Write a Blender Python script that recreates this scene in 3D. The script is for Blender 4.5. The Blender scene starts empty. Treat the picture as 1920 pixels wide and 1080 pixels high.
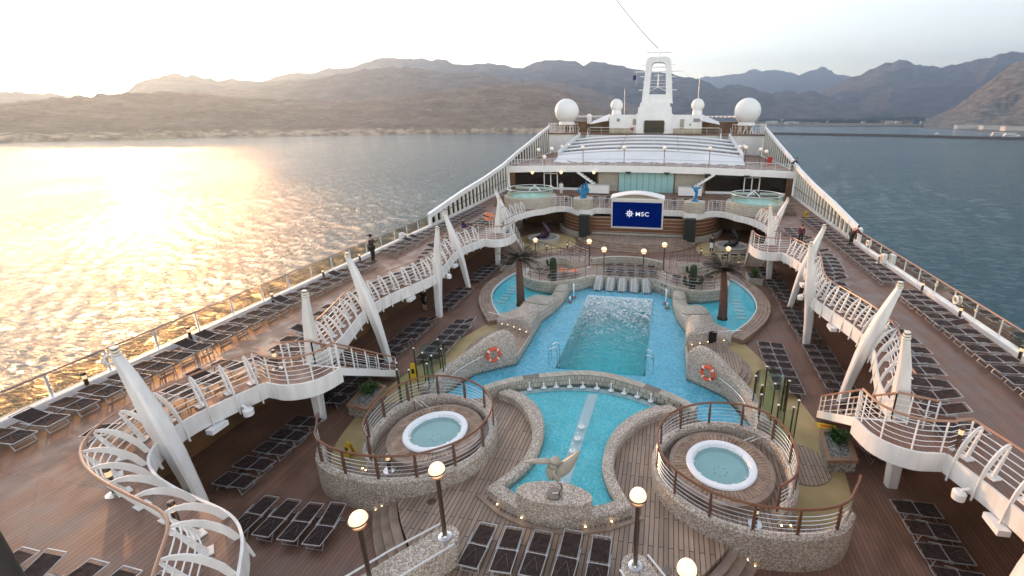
import bpy, bmesh, math, random
from mathutils import Vector, Matrix, noise
random.seed(7)
R = math.radians
C = bpy.context.scene.collection
SC = bpy.context.scene
# ------------------------------------------------------------------ camera
cam = bpy.data.objects.new('camera', bpy.data.cameras.new('camera')); C.objects.link(cam); SC.camera = cam
CX, CZ, PAN, PIT, ROL, FPX = 2.70315, 11.54501, 0.16444, 0.31086, 0.00128, 859.92
_fw = Vector((-math.sin(PAN)*math.cos(PIT), math.cos(PAN)*math.cos(PIT), -math.sin(PIT)))
_rt = Vector((math.cos(PAN), math.sin(PAN), 0)); _up = _rt.cross(_fw)
_r2 = _rt*math.cos(ROL)+_up*math.sin(ROL); _u2 = -_rt*math.sin(ROL)+_up*math.cos(ROL)
cam.matrix_world = Matrix(((_r2.x, _u2.x, -_fw.x, CX), (_r2.y, _u2.y, -_fw.y, 0), (_r2.z, _u2.z, -_fw.z, CZ), (0, 0, 0, 1)))
cam.data.sensor_width = 36; cam.data.lens = FPX/1920*36
cam.data.shift_x = -147.34/1920; cam.data.shift_y = -46.35/1920
cam.data.clip_start = 0.1; cam.data.clip_end = 60000
def ray(px, py):                      # direction of a far skyline point, used to lay out the far hills
    return _fw + _r2*((px-960-147.34)/FPX) - _u2*((py-540+46.35)/FPX)
# ------------------------------------------------------------------ sky, sun, exposure
SUN_AZ, SUN_EL = -54.0, 7.5
W = bpy.data.worlds.new('World'); SC.world = W; W.use_nodes = True
wn = W.node_tree; bg = wn.nodes['Background']
sky = wn.nodes.new('ShaderNodeTexSky'); sky.sky_type = 'NISHITA'; sky.sun_disc = False
sky.sun_elevation = R(SUN_EL); sky.sun_rotation = R(SUN_AZ); sky.altitude = 50
sky.air_density = 1.0; sky.dust_density = .6; sky.ozone_density = 1.2
hs = wn.nodes.new('ShaderNodeHueSaturation'); hs.inputs['Saturation'].default_value = .58
mxs = wn.nodes.new('ShaderNodeMix'); mxs.data_type = 'RGBA'; mxs.blend_type = 'MULTIPLY'; mxs.inputs[0].default_value = 1; mxs.inputs[7].default_value = (1.14, .97, .87, 1)
wn.links.new(sky.outputs[0], hs.inputs['Color']); wn.links.new(hs.outputs[0], mxs.inputs[6]); wn.links.new(mxs.outputs[2], bg.inputs[0]); bg.inputs[1].default_value = 0.15
sl = bpy.data.lights.new('sun', 'SUN'); sun = bpy.data.objects.new('sun', sl); C.objects.link(sun)
sl.energy = 2.3; sl.angle = R(0.6); sl.color = (1.0, 0.47, 0.17)
sd = Vector((math.sin(R(SUN_AZ))*math.cos(R(SUN_EL)), math.cos(R(SUN_AZ))*math.cos(R(SUN_EL)), math.sin(R(SUN_EL))))
sun.rotation_euler = sd.to_track_quat('Z', 'Y').to_euler()
SC.view_settings.view_transform = 'Standard'; SC.view_settings.look = 'None'
SC.view_settings.exposure = 2.3; SC.view_settings.gamma = 1
# ------------------------------------------------------------------ materials
def mat(name, col, rough=.6, metal=0., emit=None, es=0., spec=.5):
    m = bpy.data.materials.new(name); m.use_nodes = True; b = m.node_tree.nodes['Principled BSDF']
    b.inputs['Base Color'].default_value = (*col, 1); b.inputs['Roughness'].default_value = rough
    b.inputs['Metallic'].default_value = metal; b.inputs['Specular IOR Level'].default_value = spec
    if emit: b.inputs['Emission Color'].default_value = (*emit, 1); b.inputs['Emission Strength'].default_value = es
    return m
def N(m, t, **kw):
    n = m.node_tree.nodes.new(t)
    for k, v in kw.items():
        if k in n.inputs: n.inputs[k].default_value = v
        else: setattr(n, k, v)
    return n
def L(m, a, b): m.node_tree.links.new(a, b)
def bsdf(m): return m.node_tree.nodes['Principled BSDF']
def coords(m, sc=(1, 1, 1), rot=(0, 0, 0), kind='Object'):
    tc = N(m, 'ShaderNodeTexCoord'); mp = N(m, 'ShaderNodeMapping'); mp.inputs['Scale'].default_value = sc; mp.inputs['Rotation'].default_value = rot
    L(m, tc.outputs[kind], mp.inputs[0]); return mp.outputs[0]
def ramp(m, src, stops):
    r = N(m, 'ShaderNodeValToRGB'); e = r.color_ramp.elements
    while len(e) < len(stops): e.new(.5)
    for i, (p, c) in enumerate(stops): e[i].position = p; e[i].color = (*c, 1)
    L(m, src, r.inputs[0]); return r.outputs[0]
def mix(m, f, a, b, mode='MIX'):
    n = N(m, 'ShaderNodeMix'); n.data_type = 'RGBA'; n.blend_type = mode
    for s, v in ((0, f), (6, a), (7, b)):
        if hasattr(v, 'links'): L(m, v, n.inputs[s])
        else: n.inputs[s].default_value = v if s == 0 else (*v, 1)
    return n.outputs[2]
def bump(m, h, st=.3, d=.02):
    b = N(m, 'ShaderNodeBump'); b.inputs['Strength'].default_value = st; b.inputs['Distance'].default_value = d
    L(m, h, b.inputs['Height']); L(m, b.outputs[0], bsdf(m).inputs['Normal'])
def noisy(m, c1, c2, scale=3., rough=None, detail=6, sc=(1, 1, 1), bst=0, bd=.02):
    n = N(m, 'ShaderNodeTexNoise', Scale=scale, Detail=detail); L(m, coords(m, sc), n.inputs[0])
    L(m, ramp(m, n.outputs[0], [(.3, c1), (.7, c2)]), bsdf(m).inputs['Base Color'])
    if bst: bump(m, n.outputs[0], bst, bd)
    return m
def planks(name, c1, c2, gap, w=.11, length=1.8, rot=0., rough=.55, gapw=.012, wet=0):
    m = mat(name, c1, rough); v = coords(m, (1, 1, 1), (0, 0, R(90)+rot))
    b = N(m, 'ShaderNodeTexBrick'); L(m, v, b.inputs[0]); b.offset = .37; b.inputs['Scale'].default_value = 1
    b.inputs['Brick Width'].default_value = length; b.inputs['Row Height'].default_value = w; b.inputs['Mortar Size'].default_value = gapw
    b.inputs['Mortar Smooth'].default_value = .2
    b.inputs['Color1'].default_value = (*c1, 1); b.inputs['Color2'].default_value = (*c2, 1); b.inputs['Mortar'].default_value = (*gap, 1); b.inputs['Bias'].default_value = 0
    n = N(m, 'ShaderNodeTexNoise', Scale=1.1, Detail=5); L(m, coords(m), n.inputs[0])
    n2 = N(m, 'ShaderNodeTexNoise', Scale=14., Detail=3); L(m, coords(m, (1, .12, 1)), n2.inputs[0])
    a = mix(m, .6, b.outputs[0], ramp(m, n.outputs[0], [(.32, (.42, .43, .46)), (.7, (1.0, 1.0, 1.0))]), 'MULTIPLY')
    a = mix(m, .4, a, ramp(m, n2.outputs[0], [(.3, (.55, .55, .55)), (.75, (1, 1, 1))]), 'MULTIPLY')
    L(m, a, bsdf(m).inputs['Base Color'])
    L(m, ramp(m, n.outputs[0], [(.35, (rough-.2,)*3), (.65, (rough+.15,)*3)]), bsdf(m).inputs['Roughness'])
    bump(m, b.outputs['Fac'], -.25, .01); return m
def mosaic(name, cols, scale=22., rough=.6):
    m = mat(name, cols[0], rough); v = N(m, 'ShaderNodeTexVoronoi', Scale=scale); L(m, coords(m), v.inputs[0])
    h = N(m, 'ShaderNodeSeparateColor'); L(m, v.outputs['Color'], h.inputs[0])
    c = ramp(m, h.outputs[0], [(i/len(cols), q) for i, q in enumerate(cols)])
    m.node_tree.nodes[-1]
    for n in m.node_tree.nodes:
        if n.type == 'VALTORGB': n.color_ramp.interpolation = 'CONSTANT'
    n = N(m, 'ShaderNodeTexNoise', Scale=1.3, Detail=4); L(m, coords(m), n.inputs[0])
    e = N(m, 'ShaderNodeTexVoronoi', Scale=scale, feature='DISTANCE_TO_EDGE'); L(m, coords(m), e.inputs[0])
    c = mix(m, .35, c, ramp(m, n.outputs[0], [(.3, (.6, .58, .55)), (.7, (1, 1, 1))]), 'MULTIPLY')
    L(m, c, bsdf(m).inputs['Base Color']); bump(m, ramp(m, e.outputs[0], [(0, (0, 0, 0)), (.12, (1, 1, 1))]), .35, .01); return m
def tiles(name, c1, c2, mort, w=.16, h=.2, rough=.6):
    m = mat(name, c1, rough); b = N(m, 'ShaderNodeTexBrick')
    tc = N(m, 'ShaderNodeTexCoord'); s = N(m, 'ShaderNodeSeparateXYZ'); L(m, tc.outputs['Object'], s.inputs[0])
    ad = N(m, 'ShaderNodeMath', operation='ADD'); L(m, s.outputs[0], ad.inputs[0]); L(m, s.outputs[1], ad.inputs[1])
    cb = N(m, 'ShaderNodeCombineXYZ'); L(m, ad.outputs[0], cb.inputs[0]); L(m, s.outputs[2], cb.inputs[1]); L(m, cb.outputs[0], b.inputs[0])
    b.inputs['Scale'].default_value = 1; b.inputs['Brick Width'].default_value = w; b.inputs['Row Height'].default_value = h; b.inputs['Mortar Size'].default_value = .012
    b.inputs['Color1'].default_value = (*c1, 1); b.inputs['Color2'].default_value = (*c2, 1); b.inputs['Mortar'].default_value = (*mort, 1)
    n = N(m, 'ShaderNodeTexNoise', Scale=5., Detail=5); L(m, coords(m), n.inputs[0])
    L(m, mix(m, .5, b.outputs[0], ramp(m, n.outputs[0], [(.3, (.6, .6, .6)), (.7, (1, 1, 1))]), 'MULTIPLY'), bsdf(m).inputs['Base Color'])
    bump(m, b.outputs['Fac'], -.3, .01); return m
def glassm(name, tint, gl=.12, rough=.02):
    m = bpy.data.materials.new(name); m.use_nodes = True; nt = m.node_tree; nt.nodes.clear()
    o = nt.nodes.new('ShaderNodeOutputMaterial'); t = nt.nodes.new('ShaderNodeBsdfTransparent'); g = nt.nodes.new('ShaderNodeBsdfGlossy')
    t.inputs[0].default_value = (*tint, 1); g.inputs['Roughness'].default_value = rough; g.inputs[0].default_value = (.9, .95, .93, 1)
    f = nt.nodes.new('ShaderNodeFresnel'); f.inputs[0].default_value = 1.2; a = nt.nodes.new('ShaderNodeMath'); a.operation = 'ADD'; a.inputs[1].default_value = gl; a.use_clamp = True
    nt.links.new(f.outputs[0], a.inputs[0]); x = nt.nodes.new('ShaderNodeMixShader'); nt.links.new(a.outputs[0], x.inputs[0]); nt.links.new(t.outputs[0], x.inputs[1]); nt.links.new(g.outputs[0], x.inputs[2]); nt.links.new(x.outputs[0], o.inputs[0]); return m
def waterm(name, tint, foam=None, bs=.35, scale=5., ior=1.33):
    m = bpy.data.materials.new(name); m.use_nodes = True; nt = m.node_tree; nt.nodes.clear()
    o = N(m, 'ShaderNodeOutputMaterial'); t = N(m, 'ShaderNodeBsdfTransparent'); g = N(m, 'ShaderNodeBsdfGlossy')
    t.inputs[0].default_value = (*tint, 1); g.inputs['Roughness'].default_value = .06
    n = N(m, 'ShaderNodeTexNoise', Scale=scale, Detail=4.); n.inputs['Distortion'].default_value = .8; L(m, coords(m), n.inputs[0])
    b = N(m, 'ShaderNodeBump'); b.inputs['Strength'].default_value = bs; b.inputs['Distance'].default_value = .06; L(m, n.outputs[0], b.inputs['Height']); L(m, b.outputs[0], g.inputs['Normal'])
    f = N(m, 'ShaderNodeFresnel'); f.inputs[0].default_value = ior; L(m, b.outputs[0], f.inputs['Normal'])
    x = N(m, 'ShaderNodeMixShader'); L(m, f.outputs[0], x.inputs[0]); L(m, t.outputs[0], x.inputs[1]); L(m, g.outputs[0], x.inputs[2]); out = x.outputs[0]
    if foam:                                   # churned white water: (y of the source, reach, amount, pattern scale)
        d = N(m, 'ShaderNodeBsdfDiffuse'); d.inputs[0].default_value = (.8, .88, .9, 1)
        tc = N(m, 'ShaderNodeTexCoord'); s = N(m, 'ShaderNodeSeparateXYZ'); L(m, tc.outputs['Object'], s.inputs[0])
        mr = N(m, 'ShaderNodeMapRange'); L(m, s.outputs[1], mr.inputs[0]); mr.inputs[1].default_value = foam[0]-foam[1]; mr.inputs[2].default_value = foam[0]; mr.inputs[3].default_value = foam[4] if len(foam) > 4 else 0; mr.inputs[4].default_value = foam[2]
        v = N(m, 'ShaderNodeTexNoise', Scale=foam[3], Detail=7.); v.inputs['Distortion'].default_value = 1.6; v.inputs['Roughness'].default_value = .65; L(m, coords(m), v.inputs[0])
        a = N(m, 'ShaderNodeMath', operation='ADD'); L(m, v.outputs[0], a.inputs[0]); L(m, mr.outputs[0], a.inputs[1])
        r = N(m, 'ShaderNodeMapRange'); L(m, a.outputs[0], r.inputs[0]); r.inputs[1].default_value = .80; r.inputs[2].default_value = 1.06; r.inputs[4].default_value = .9
        y = N(m, 'ShaderNodeMixShader'); L(m, r.outputs[0], y.inputs[0]); L(m, out, y.inputs[1]); L(m, d.outputs[0], y.inputs[2]); out = y.outputs[0]
    L(m, out, o.inputs[0]); return m
M = {}
M['white'] = noisy(mat('white_paint', (.8, .8, .8), .35), (.74, .74, .73), (.82, .82, .82), 1.2)
M['fin'] = noisy(mat('fin_paint', (.8, .8, .8), .4), (.66, .64, .61), (.82, .81, .80), 1.6, sc=(2.2, 2.2, .35))
M['deck'] = planks('brown_deck', (.30, .165, .11), (.25, .135, .09), (.12, .055, .036), .13, 7., rough=.5, gapw=.009)
M['teak'] = planks('weathered_teak', (.50, .36, .26), (.36, .255, .18), (.05, .035, .025), .135, 1.5, rough=.6, gapw=.012)
M['wetteak'] = planks('wet_teak', (.25, .12, .07), (.17, .085, .05), (.03, .02, .015), .12, 1.3, rough=.35, gapw=.010)
M['teakb'] = noisy(mat('teak_rim', (.3, .21, .16), .55), (.22, .15, .11), (.38, .28, .21), 2.5, sc=(1, 1, 1))
M['teak2'] = noisy(mat('radial_teak', (.2, .12, .08), .5), (.16, .09, .055), (.42, .29, .2), 3.5)
M['gravelbox'] = mosaic('planter_stone', [(.2, .18, .15), (.3, .28, .24), (.42, .39, .35)], 12)
M['rimwood'] = noisy(mat('planter_timber', (.3, .18, .11), .6), (.24, .14, .09), (.36, .23, .15), 4., sc=(1, 6, 1))
M['radome'] = noisy(mat('radome_white', (.8, .8, .78), .4), (.76, .76, .74), (.83, .83, .82), .8)
M['neardark'] = noisy(mat('near_varnish', (.03, .02, .014), .5), (.018, .014, .01), (.045, .025, .016), 6.)
M['lalu'] = mat('lounger_frame', (.42, .42, .43), .4, .4)
M['wetrock'] = noisy(mat('wet_shell_rock', (.4, .39, .36), .12), (.26, .25, .235), (.52, .52, .5), 4., sc=(3, 3, 8), bst=.5)
M['peb'] = mosaic('pebble_mosaic', [(.27, .205, .155), (.42, .35, .29), (.55, .49, .42), (.68, .63, .56), (.35, .275, .22)], 34.)
M['rock'] = tiles('cut_stone', (.40, .37, .30), (.52, .48, .40), (.17, .155, .13), .17, .22)
M['stone'] = tiles('pale_stone', (.42, .38, .31), (.50, .46, .38), (.26, .24, .2), .3, .14)
M['brown'] = mat('handrail_varnish', (.17, .065, .03), .28)
M['brownpost'] = mat('brown_post', (.13, .07, .048), .4)
M['copper'] = mat('copper_handrail', (.36, .19, .12), .3)
M['steel'] = mat('steel', (.62, .62, .62), .25, 1.)
M['dsteel'] = mat('dark_steel', (.22, .18, .15), .25, 1.)
M['alu'] = mat('aluminium', (.72, .74, .76), .35, .6)
M['mesh'] = noisy(mat('lounger_mesh', (.04, .025, .025), .85, spec=.2), (.026, .017, .015), (.058, .037, .032), 9.)
M['orange'] = mat('orange_cloth', (.75, .16, .03), .8)
M['glass'] = glassm('rail_glass', (.86, .9, .85), .02)
M['bglass'] = glassm('smoked_glass', (.55, .5, .4), .03)
M['gglass'] = glassm('green_glass', (.74, .88, .80), .05)
M['dark'] = mat('dark_glass', (.012, .009, .007), .12)
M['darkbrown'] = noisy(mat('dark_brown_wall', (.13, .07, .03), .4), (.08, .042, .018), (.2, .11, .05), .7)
M['globe'] = mat('lit_globe', (.9, .8, .6), .3, emit=(1., .62, .30), es=.22)
M['globe_off_glow'] = mat('unlit_globe_glow', (.85, .8, .74), .3, emit=(1., .8, .6), es=.03)  # lamps are off; a faint glow is put in to keep them pale
M['led'] = mat('step_led', (1, .9, .6), .3, emit=(1., .75, .4), es=1.6)
M['cream'] = mat('cream_lamp', (.85, .6, .35), .3, emit=(1., .72, .4), es=.12)
M['yellow'] = noisy(mat('yellow_floor', (.42, .32, .16), .7), (.38, .28, .13), (.46, .35, .17), 1.5)
M['turq'] = mosaic('turquoise_tiles', [(.16, .72, .80), (.20, .77, .84), (.26, .82, .87), (.36, .86, .9)], 15.)
M['pale'] = mosaic('pale_pool_tiles', [(.30, .72, .82), (.40, .80, .88), (.55, .88, .93)], 9.)
M['deep'] = mosaic('deep_pool_tiles', [(.03, .68, .72), (.05, .74, .78), (.08, .80, .83)], 8.)
M['wkids'] = waterm('kids_water', (.86, .99, 1.), bs=.25, scale=6, ior=1.22)
M['wmain'] = waterm('main_water', (.62, .97, .98), foam=(28.4, 10.5, .47, 4.2, .12), bs=.7, scale=2.6)
M['wapron'] = waterm('apron_water', (.72, .93, 1.), foam=(30., 15., .29, 6.5, .17), bs=.3, scale=5, ior=1.22)
M['wside'] = waterm('side_water', (.70, .92, .95), bs=.12, scale=3, ior=1.2)
M['tubw'] = waterm('tub_water', (.76, .97, .93), bs=.2, scale=5)
M['spawater'] = mat('spa_water', (.42, .62, .66), .08)
M['spray'] = mat('falling_water', (.75, .84, .88), .25); 
M['tubwhite'] = mat('tub_acrylic', (.82, .84, .86), .18)
M['buoy'] = mat('lifebuoy_orange', (.72, .10, .035), .5)
M['bronze'] = noisy(mat('stone_bronze', (.36, .33, .28), .45), (.27, .245, .2), (.42, .385, .32), 3.)
M['purple'] = mat('dark_purple_bronze', (.035, .012, .03), .45)
M['bluest'] = mat('blue_glaze', (.0, .17, .36), .35)
M['palmtrunk'] = noisy(mat('palm_trunk', (.11, .05, .035), .8), (.07, .03, .022), (.16, .08, .055), 12.)
M['frond'] = mat('frond', (.045, .035, .025), .7)
M['cactus'] = noisy(mat('cactus_green', (.015, .03, .012), .7), (.008, .018, .008), (.03, .05, .02), 9.)
M['leaf'] = noisy(mat('leaf', (.04, .10, .02), .6), (.02, .06, .012), (.07, .15, .035), 7.)
M['yplastic'] = mat('yellow_plastic', (.75, .50, .02), .45)
M['black'] = mat('black', (.01, .01, .01), .5)
M['speaker'] = mat('speaker_grille', (.016, .019, .017), .8)
M['red'] = mat('red', (.5, .02, .02), .5)
M['green'] = mat('exit_green', (.02, .30, .06), .5)
M['skin'] = mat('skin', (.45, .24, .16), .6)
M['cloth_dark'] = mat('cloth_dark', (.03, .015, .015), .85)
M['cloth_maroon'] = mat('cloth_maroon', (.09, .012, .02), .85)
M['cloth_black'] = mat('cloth_black', (.012, .012, .015), .85)
M['cloth_white'] = mat('cloth_white', (.7, .7, .7), .85)
M['cloth_blue'] = mat('cloth_blue', (.05, .04, .13), .85)
M['hair'] = mat('hair', (.02, .012, .008), .8)
M['blond'] = mat('blond', (.45, .28, .12), .8)
M['awning'] = noisy(mat('roof_white', (.7, .7, .7), .5), (.64, .65, .66), (.72, .73, .74), .5)
M['seam'] = mat('roof_seam', (.25, .25, .27), .5)
M['screenblue'] = mat('screen_blue', (.0, .002, .02), .9, emit=(.0, .010, .12), es=.14, spec=.05)
M['screenwhite'] = mat('screen_white', (.7, .7, .75), .4, emit=(.6, .62, .75), es=.13)
M['aqua'] = glassm('aqua_glass', (.45, .85, .82), .1)
M['aquawall'] = mat('aqua_wall', (.30, .52, .52), .3)
m = M['slat'] = mat('stage_slats', (.15, .055, .02), .4)
noisy(m, (.11, .04, .015), (.2, .08, .03), 2., sc=(.3, .3, 6))
M['hull'] = mat('hull_white', (.75, .75, .75), .4)
M['gravel'] = mosaic('gravel', [(.1, .1, .1), (.25, .25, .24), (.4, .4, .38)], 20)
# far land
def landm(name, c1, c2, c3, base=None, sc=.004):
    m = mat(name, c1, .95, spec=.05); n = N(m, 'ShaderNodeTexNoise', Scale=sc*3, Detail=10.); n.inputs['Roughness'].default_value = .65; L(m, coords(m, (1, 1, 3.5)), n.inputs[0])
    n2 = N(m, 'ShaderNodeTexNoise', Scale=sc*16, Detail=6.); L(m, coords(m, (1, 1, 5)), n2.inputs[0])
    c = ramp(m, n.outputs[0], [(.32, c1), (.5, c2), (.68, c3)])
    c = mix(m, .55, c, ramp(m, n2.outputs[0], [(.35, (.5, .5, .5)), (.65, (1, 1, 1))]), 'MULTIPLY')
    if base:                                     # pale broken rock along the waterline
        tc = N(m, 'ShaderNodeTexCoord'); s = N(m, 'ShaderNodeSeparateXYZ'); L(m, tc.outputs['Object'], s.inputs[0])
        a = N(m, 'ShaderNodeMath', operation='MULTIPLY_ADD'); L(m, n2.outputs[0], a.inputs[0]); a.inputs[1].default_value = 26; L(m, s.outputs[2], a.inputs[2])
        mr = N(m, 'ShaderNodeMapRange'); L(m, a.outputs[0], mr.inputs[0]); mr.inputs[1].default_value = -6.; mr.inputs[2].default_value = -12.
        n3 = N(m, 'ShaderNodeTexNoise', Scale=.05, Detail=6.); L(m, coords(m, (1, 1, .3)), n3.inputs[0])
        c = mix(m, mr.outputs[0], c, ramp(m, n3.outputs[0], [(.38, tuple(q*.4 for q in base)), (.6, base)]))
    L(m, c, bsdf(m).inputs['Base Color']); ad = N(m, 'ShaderNodeMath', operation='ADD'); L(m, n.outputs[0], ad.inputs[0]); L(m, n2.outputs[0], ad.inputs[1]); bump(m, ad.outputs[0], 1., .1/sc); return m
M['hillA'] = landm('near_hill', (.28, .205, .16), (.37, .275, .21), (.47, .36, .28), (.8, .62, .46))
M['hillB'] = landm('mid_hill', (.24, .19, .16), (.32, .25, .21), (.40, .32, .27))
M['hillF'] = landm('rock_hill', (.17, .16, .15), (.29, .27, .25), (.45, .42, .39), sc=.006)
M['hillC'] = landm('far_hill', (.15, .13, .13), (.22, .19, .19), (.32, .28, .27), sc=.003)
M['flat'] = landm('town_ground', (.22, .19, .16), (.3, .26, .22), (.36, .32, .28), sc=.01)
M['breakw'] = landm('breakwater_rock', (.06, .055, .05), (.10, .09, .08), (.15, .14, .12), sc=.05)
M['treesfar'] = noisy(mat('far_trees', (.03, .045, .025), .9), (.015, .028, .015), (.05, .065, .035), .03)
M['housew'] = noisy(mat('house_white', (.6, .55, .5), .8), (.6, .55, .5), (.8, .76, .7), .01)
M['houseb'] = mat('house_blue', (.08, .16, .25), .4)
M['houser'] = mat('house_red', (.3, .2, .15), .7)
# ------------------------------------------------------------------ mesh helpers
def tag(o, label=None, cat=None, group=None, kind=None):
    if label: o['label'] = label
    if cat: o['category'] = cat
    if group: o['group'] = group
    if kind: o['kind'] = kind
    return o
def empty(name, loc, label, cat, group=None, rz=0):
    o = bpy.data.objects.new(name, None); C.objects.link(o); o.location = loc; o.rotation_euler = (0, 0, rz); o.empty_display_size = .2
    return tag(o, label, cat, group)
def V(*a): return Vector(a)
class MB:
    def __init__(s): s.v = []; s.f = []
    def add(s, vs, fs):
        n = len(s.v); s.v += [tuple(v) for v in vs]; s.f += [tuple(i+n for i in f) for f in fs]; return s
    def box(s, a, b):
        (x0, y0, z0), (x1, y1, z1) = a, b
        return s.add([(x0, y0, z0), (x1, y0, z0), (x1, y1, z0), (x0, y1, z0), (x0, y0, z1), (x1, y0, z1), (x1, y1, z1), (x0, y1, z1)],
                     [(3, 2, 1, 0), (4, 5, 6, 7), (0, 1, 5, 4), (1, 2, 6, 5), (2, 3, 7, 6), (3, 0, 4, 7)])
    def prism(s, poly, z0, z1):
        n = len(poly); ar = sum(poly[i][0]*poly[(i+1) % n][1]-poly[(i+1) % n][0]*poly[i][1] for i in range(n))
        if ar < 0: poly = poly[::-1]
        return s.add([(x, y, z0) for x, y in poly]+[(x, y, z1) for x, y in poly], [tuple(range(n))[::-1], tuple(range(n, 2*n))]+[(i, (i+1) % n, n+(i+1) % n, n+i) for i in range(n)])
    def tube(s, pts, r, n=8, closed=False, caps=True):
        pts = [Vector(p) for p in pts]; k = len(pts); rr = r if isinstance(r, (list, tuple)) else [r]*k; rings = []
        for i, p in enumerate(pts):
            a = pts[i-1] if (i > 0 or closed) else p; b = pts[(i+1) % k] if (i < k-1 or closed) else p
            d = (b-a).normalized(); u = Vector((0, 0, 1)) if abs(d.z) < .95 else Vector((1, 0, 0)); x = d.cross(u).normalized(); y = d.cross(x)
            rings.append([p+(x*math.cos(2*math.pi*j/n)+y*math.sin(2*math.pi*j/n))*rr[i] for j in range(n)])
        fs = []
        for i in range(k if closed else k-1):
            a = i*n; b = ((i+1) % k)*n
            for j in range(n): fs.append((a+j, b+j, b+(j+1) % n, a+(j+1) % n))
        if caps and not closed: fs += [tuple(range(n)), tuple(range((k-1)*n, k*n))[::-1]]
        return s.add([v for g in rings for v in g], fs)
    def loft(s, secs, caps=True):
        n = len(secs[0]); fs = []
        for i in range(len(secs)-1):
            for j in range(n): fs.append((i*n+j, i*n+(j+1) % n, (i+1)*n+(j+1) % n, (i+1)*n+j))
        if caps: fs += [tuple(range(n))[::-1], tuple(range((len(secs)-1)*n, len(secs)*n))]
        return s.add([v for g in secs for v in g], fs)
    def lathe(s, prof, c=(0, 0, 0), n=24, sx=1, sy=1, cap=True):
        return s.loft([[(c[0]+r*sx*math.cos(2*math.pi*j/n), c[1]+r*sy*math.sin(2*math.pi*j/n), c[2]+z) for j in range(n)] for r, z in prof], cap)
    def ball(s, c, r, n=16, k=10, sz=1., sx=1., sy=1.):
        return s.lathe([(max(r*math.sin(math.pi*i/k), 1e-3), -r*sz*math.cos(math.pi*i/k)) for i in range(k+1)], c, n, sx, sy)
    def bar(s, a, b, w, h=None, up=(0, 0, 1)):
        a = Vector(a); b = Vector(b); h = h or w; d = (b-a).normalized(); u = Vector(up)
        if abs(d.dot(u)) > .98: u = Vector((1, 0, 0))
        x = d.cross(u).normalized()*w/2; y = x.cross(d).normalized()*h/2
        return s.loft([[p-x-y, p+x-y, p+x+y, p-x+y] for p in (a, b)])
    def wall(s, pts, t, z0, z1, side=1):      # vertical strip of thickness t along a path; z may be per point
        k = len(pts); z0 = z0 if isinstance(z0, list) else [z0]*k; z1 = z1 if isinstance(z1, list) else [z1]*k
        off = offset(pts, t*side); secs = []
        for (a, b), (c, d), l, h in zip(pts, off, z0, z1): secs.append([(a, b, l), (c, d, l), (c, d, h), (a, b, h)])
        return s.loft(secs)
    def build(s, name, m, parent=None, smooth=False, **kw):
        me = bpy.data.meshes.new(name); me.from_pydata(s.v, [], s.f); me.validate()
        bm = bmesh.new(); bm.from_mesh(me); bmesh.ops.recalc_face_normals(bm, faces=bm.faces)
        if s.v and max(q[2] for q in s.v)-min(q[2] for q in s.v) < 1e-5:
            bm.normal_update(); bmesh.ops.reverse_faces(bm, faces=[f_ for f_ in bm.faces if f_.normal.z < 0])
        bm.to_mesh(me); bm.free()
        me.materials.append(M[m] if isinstance(m, str) else m)
        if smooth:
            for p in me.polygons: p.use_smooth = True
            me.set_sharp_from_angle(angle=R(40))
        o = bpy.data.objects.new(name, me); C.objects.link(o)
        if parent: o.parent = parent
        if kw: tag(o, **kw)
        return o
def offset(pts, t, closed=False):
    out = []; k = len(pts)
    for i, p in enumerate(pts):
        a = pts[max(i-1, 0)] if not closed else pts[i-1]; b = pts[min(i+1, k-1)] if not closed else pts[(i+1) % k]
        dx, dy = b[0]-a[0], b[1]-a[1]; l = math.hypot(dx, dy) or 1
        tt = t[i] if isinstance(t, list) else t
        out.append((p[0]-dy/l*tt, p[1]+dx/l*tt))
    return out
def spline(pts, n=6, closed=False):
    P = [Vector(p) for p in pts]; k = len(P); out = []
    for i in range(k if closed else k-1):
        p0 = P[i-1] if (i > 0 or closed) else P[0]; p1 = P[i]; p2 = P[(i+1) % k]; p3 = P[(i+2) % k] if (i+2 < k or closed) else P[-1]
        for j in range(n):
            t = j/n; out.append(tuple(.5*((2*p1)+(p2-p0)*t+(2*p0-5*p1+4*p2-p3)*t*t+(3*p1-p0-3*p2+p3)*t**3)))
    if not closed: out.append(tuple(P[-1]))
    return out
def resamp(pts, d):
    P = [Vector(p) for p in pts]; out = [P[0]]; acc = 0
    for a, b in zip(P, P[1:]):
        l = (b-a).length
        if l < 1e-6: continue
        t = d-acc
        while t <= l: out.append(a+(b-a)*t/l); t += d
        acc = l-(t-d)
    return [tuple(p) for p in out]
def mir(pts, s): return [(s*p[0],)+tuple(p[1:]) for p in pts]
def copy_tree(o, loc, rz, label=None, group=None):
    c = o.copy(); C.objects.link(c); c.location = loc; c.rotation_euler = (0, 0, rz)
    if label: c['label'] = label
    if group: c['group'] = group
    for ch in o.children:
        d = ch.copy(); C.objects.link(d); d.parent = c
        for g in ch.children:
            e = g.copy(); C.objects.link(e); e.parent = d
    return c
ORD = ['nearest', 'second', 'third', 'fourth', 'fifth', 'sixth', 'seventh', 'eighth', 'ninth', 'tenth', 'eleventh', 'twelfth', 'thirteenth', 'fourteenth', 'fifteenth', 'sixteenth', 'seventeenth', 'eighteenth', 'nineteenth']
def ordn(i):
    if i < 19: return ORD[i]
    n = i+1; t = {2: 'twent', 3: 'thirt', 4: 'fort', 5: 'fift', 6: 'sixt', 7: 'sevent', 8: 'eight'}[n//10]
    return t+'ieth' if n % 10 == 0 else t+'y-'+('first' if n % 10 == 1 else ORD[n % 10-1])
SIDE = {-1: 'left', 1: 'right'}
H = 2.77
UW = 16.45
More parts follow.
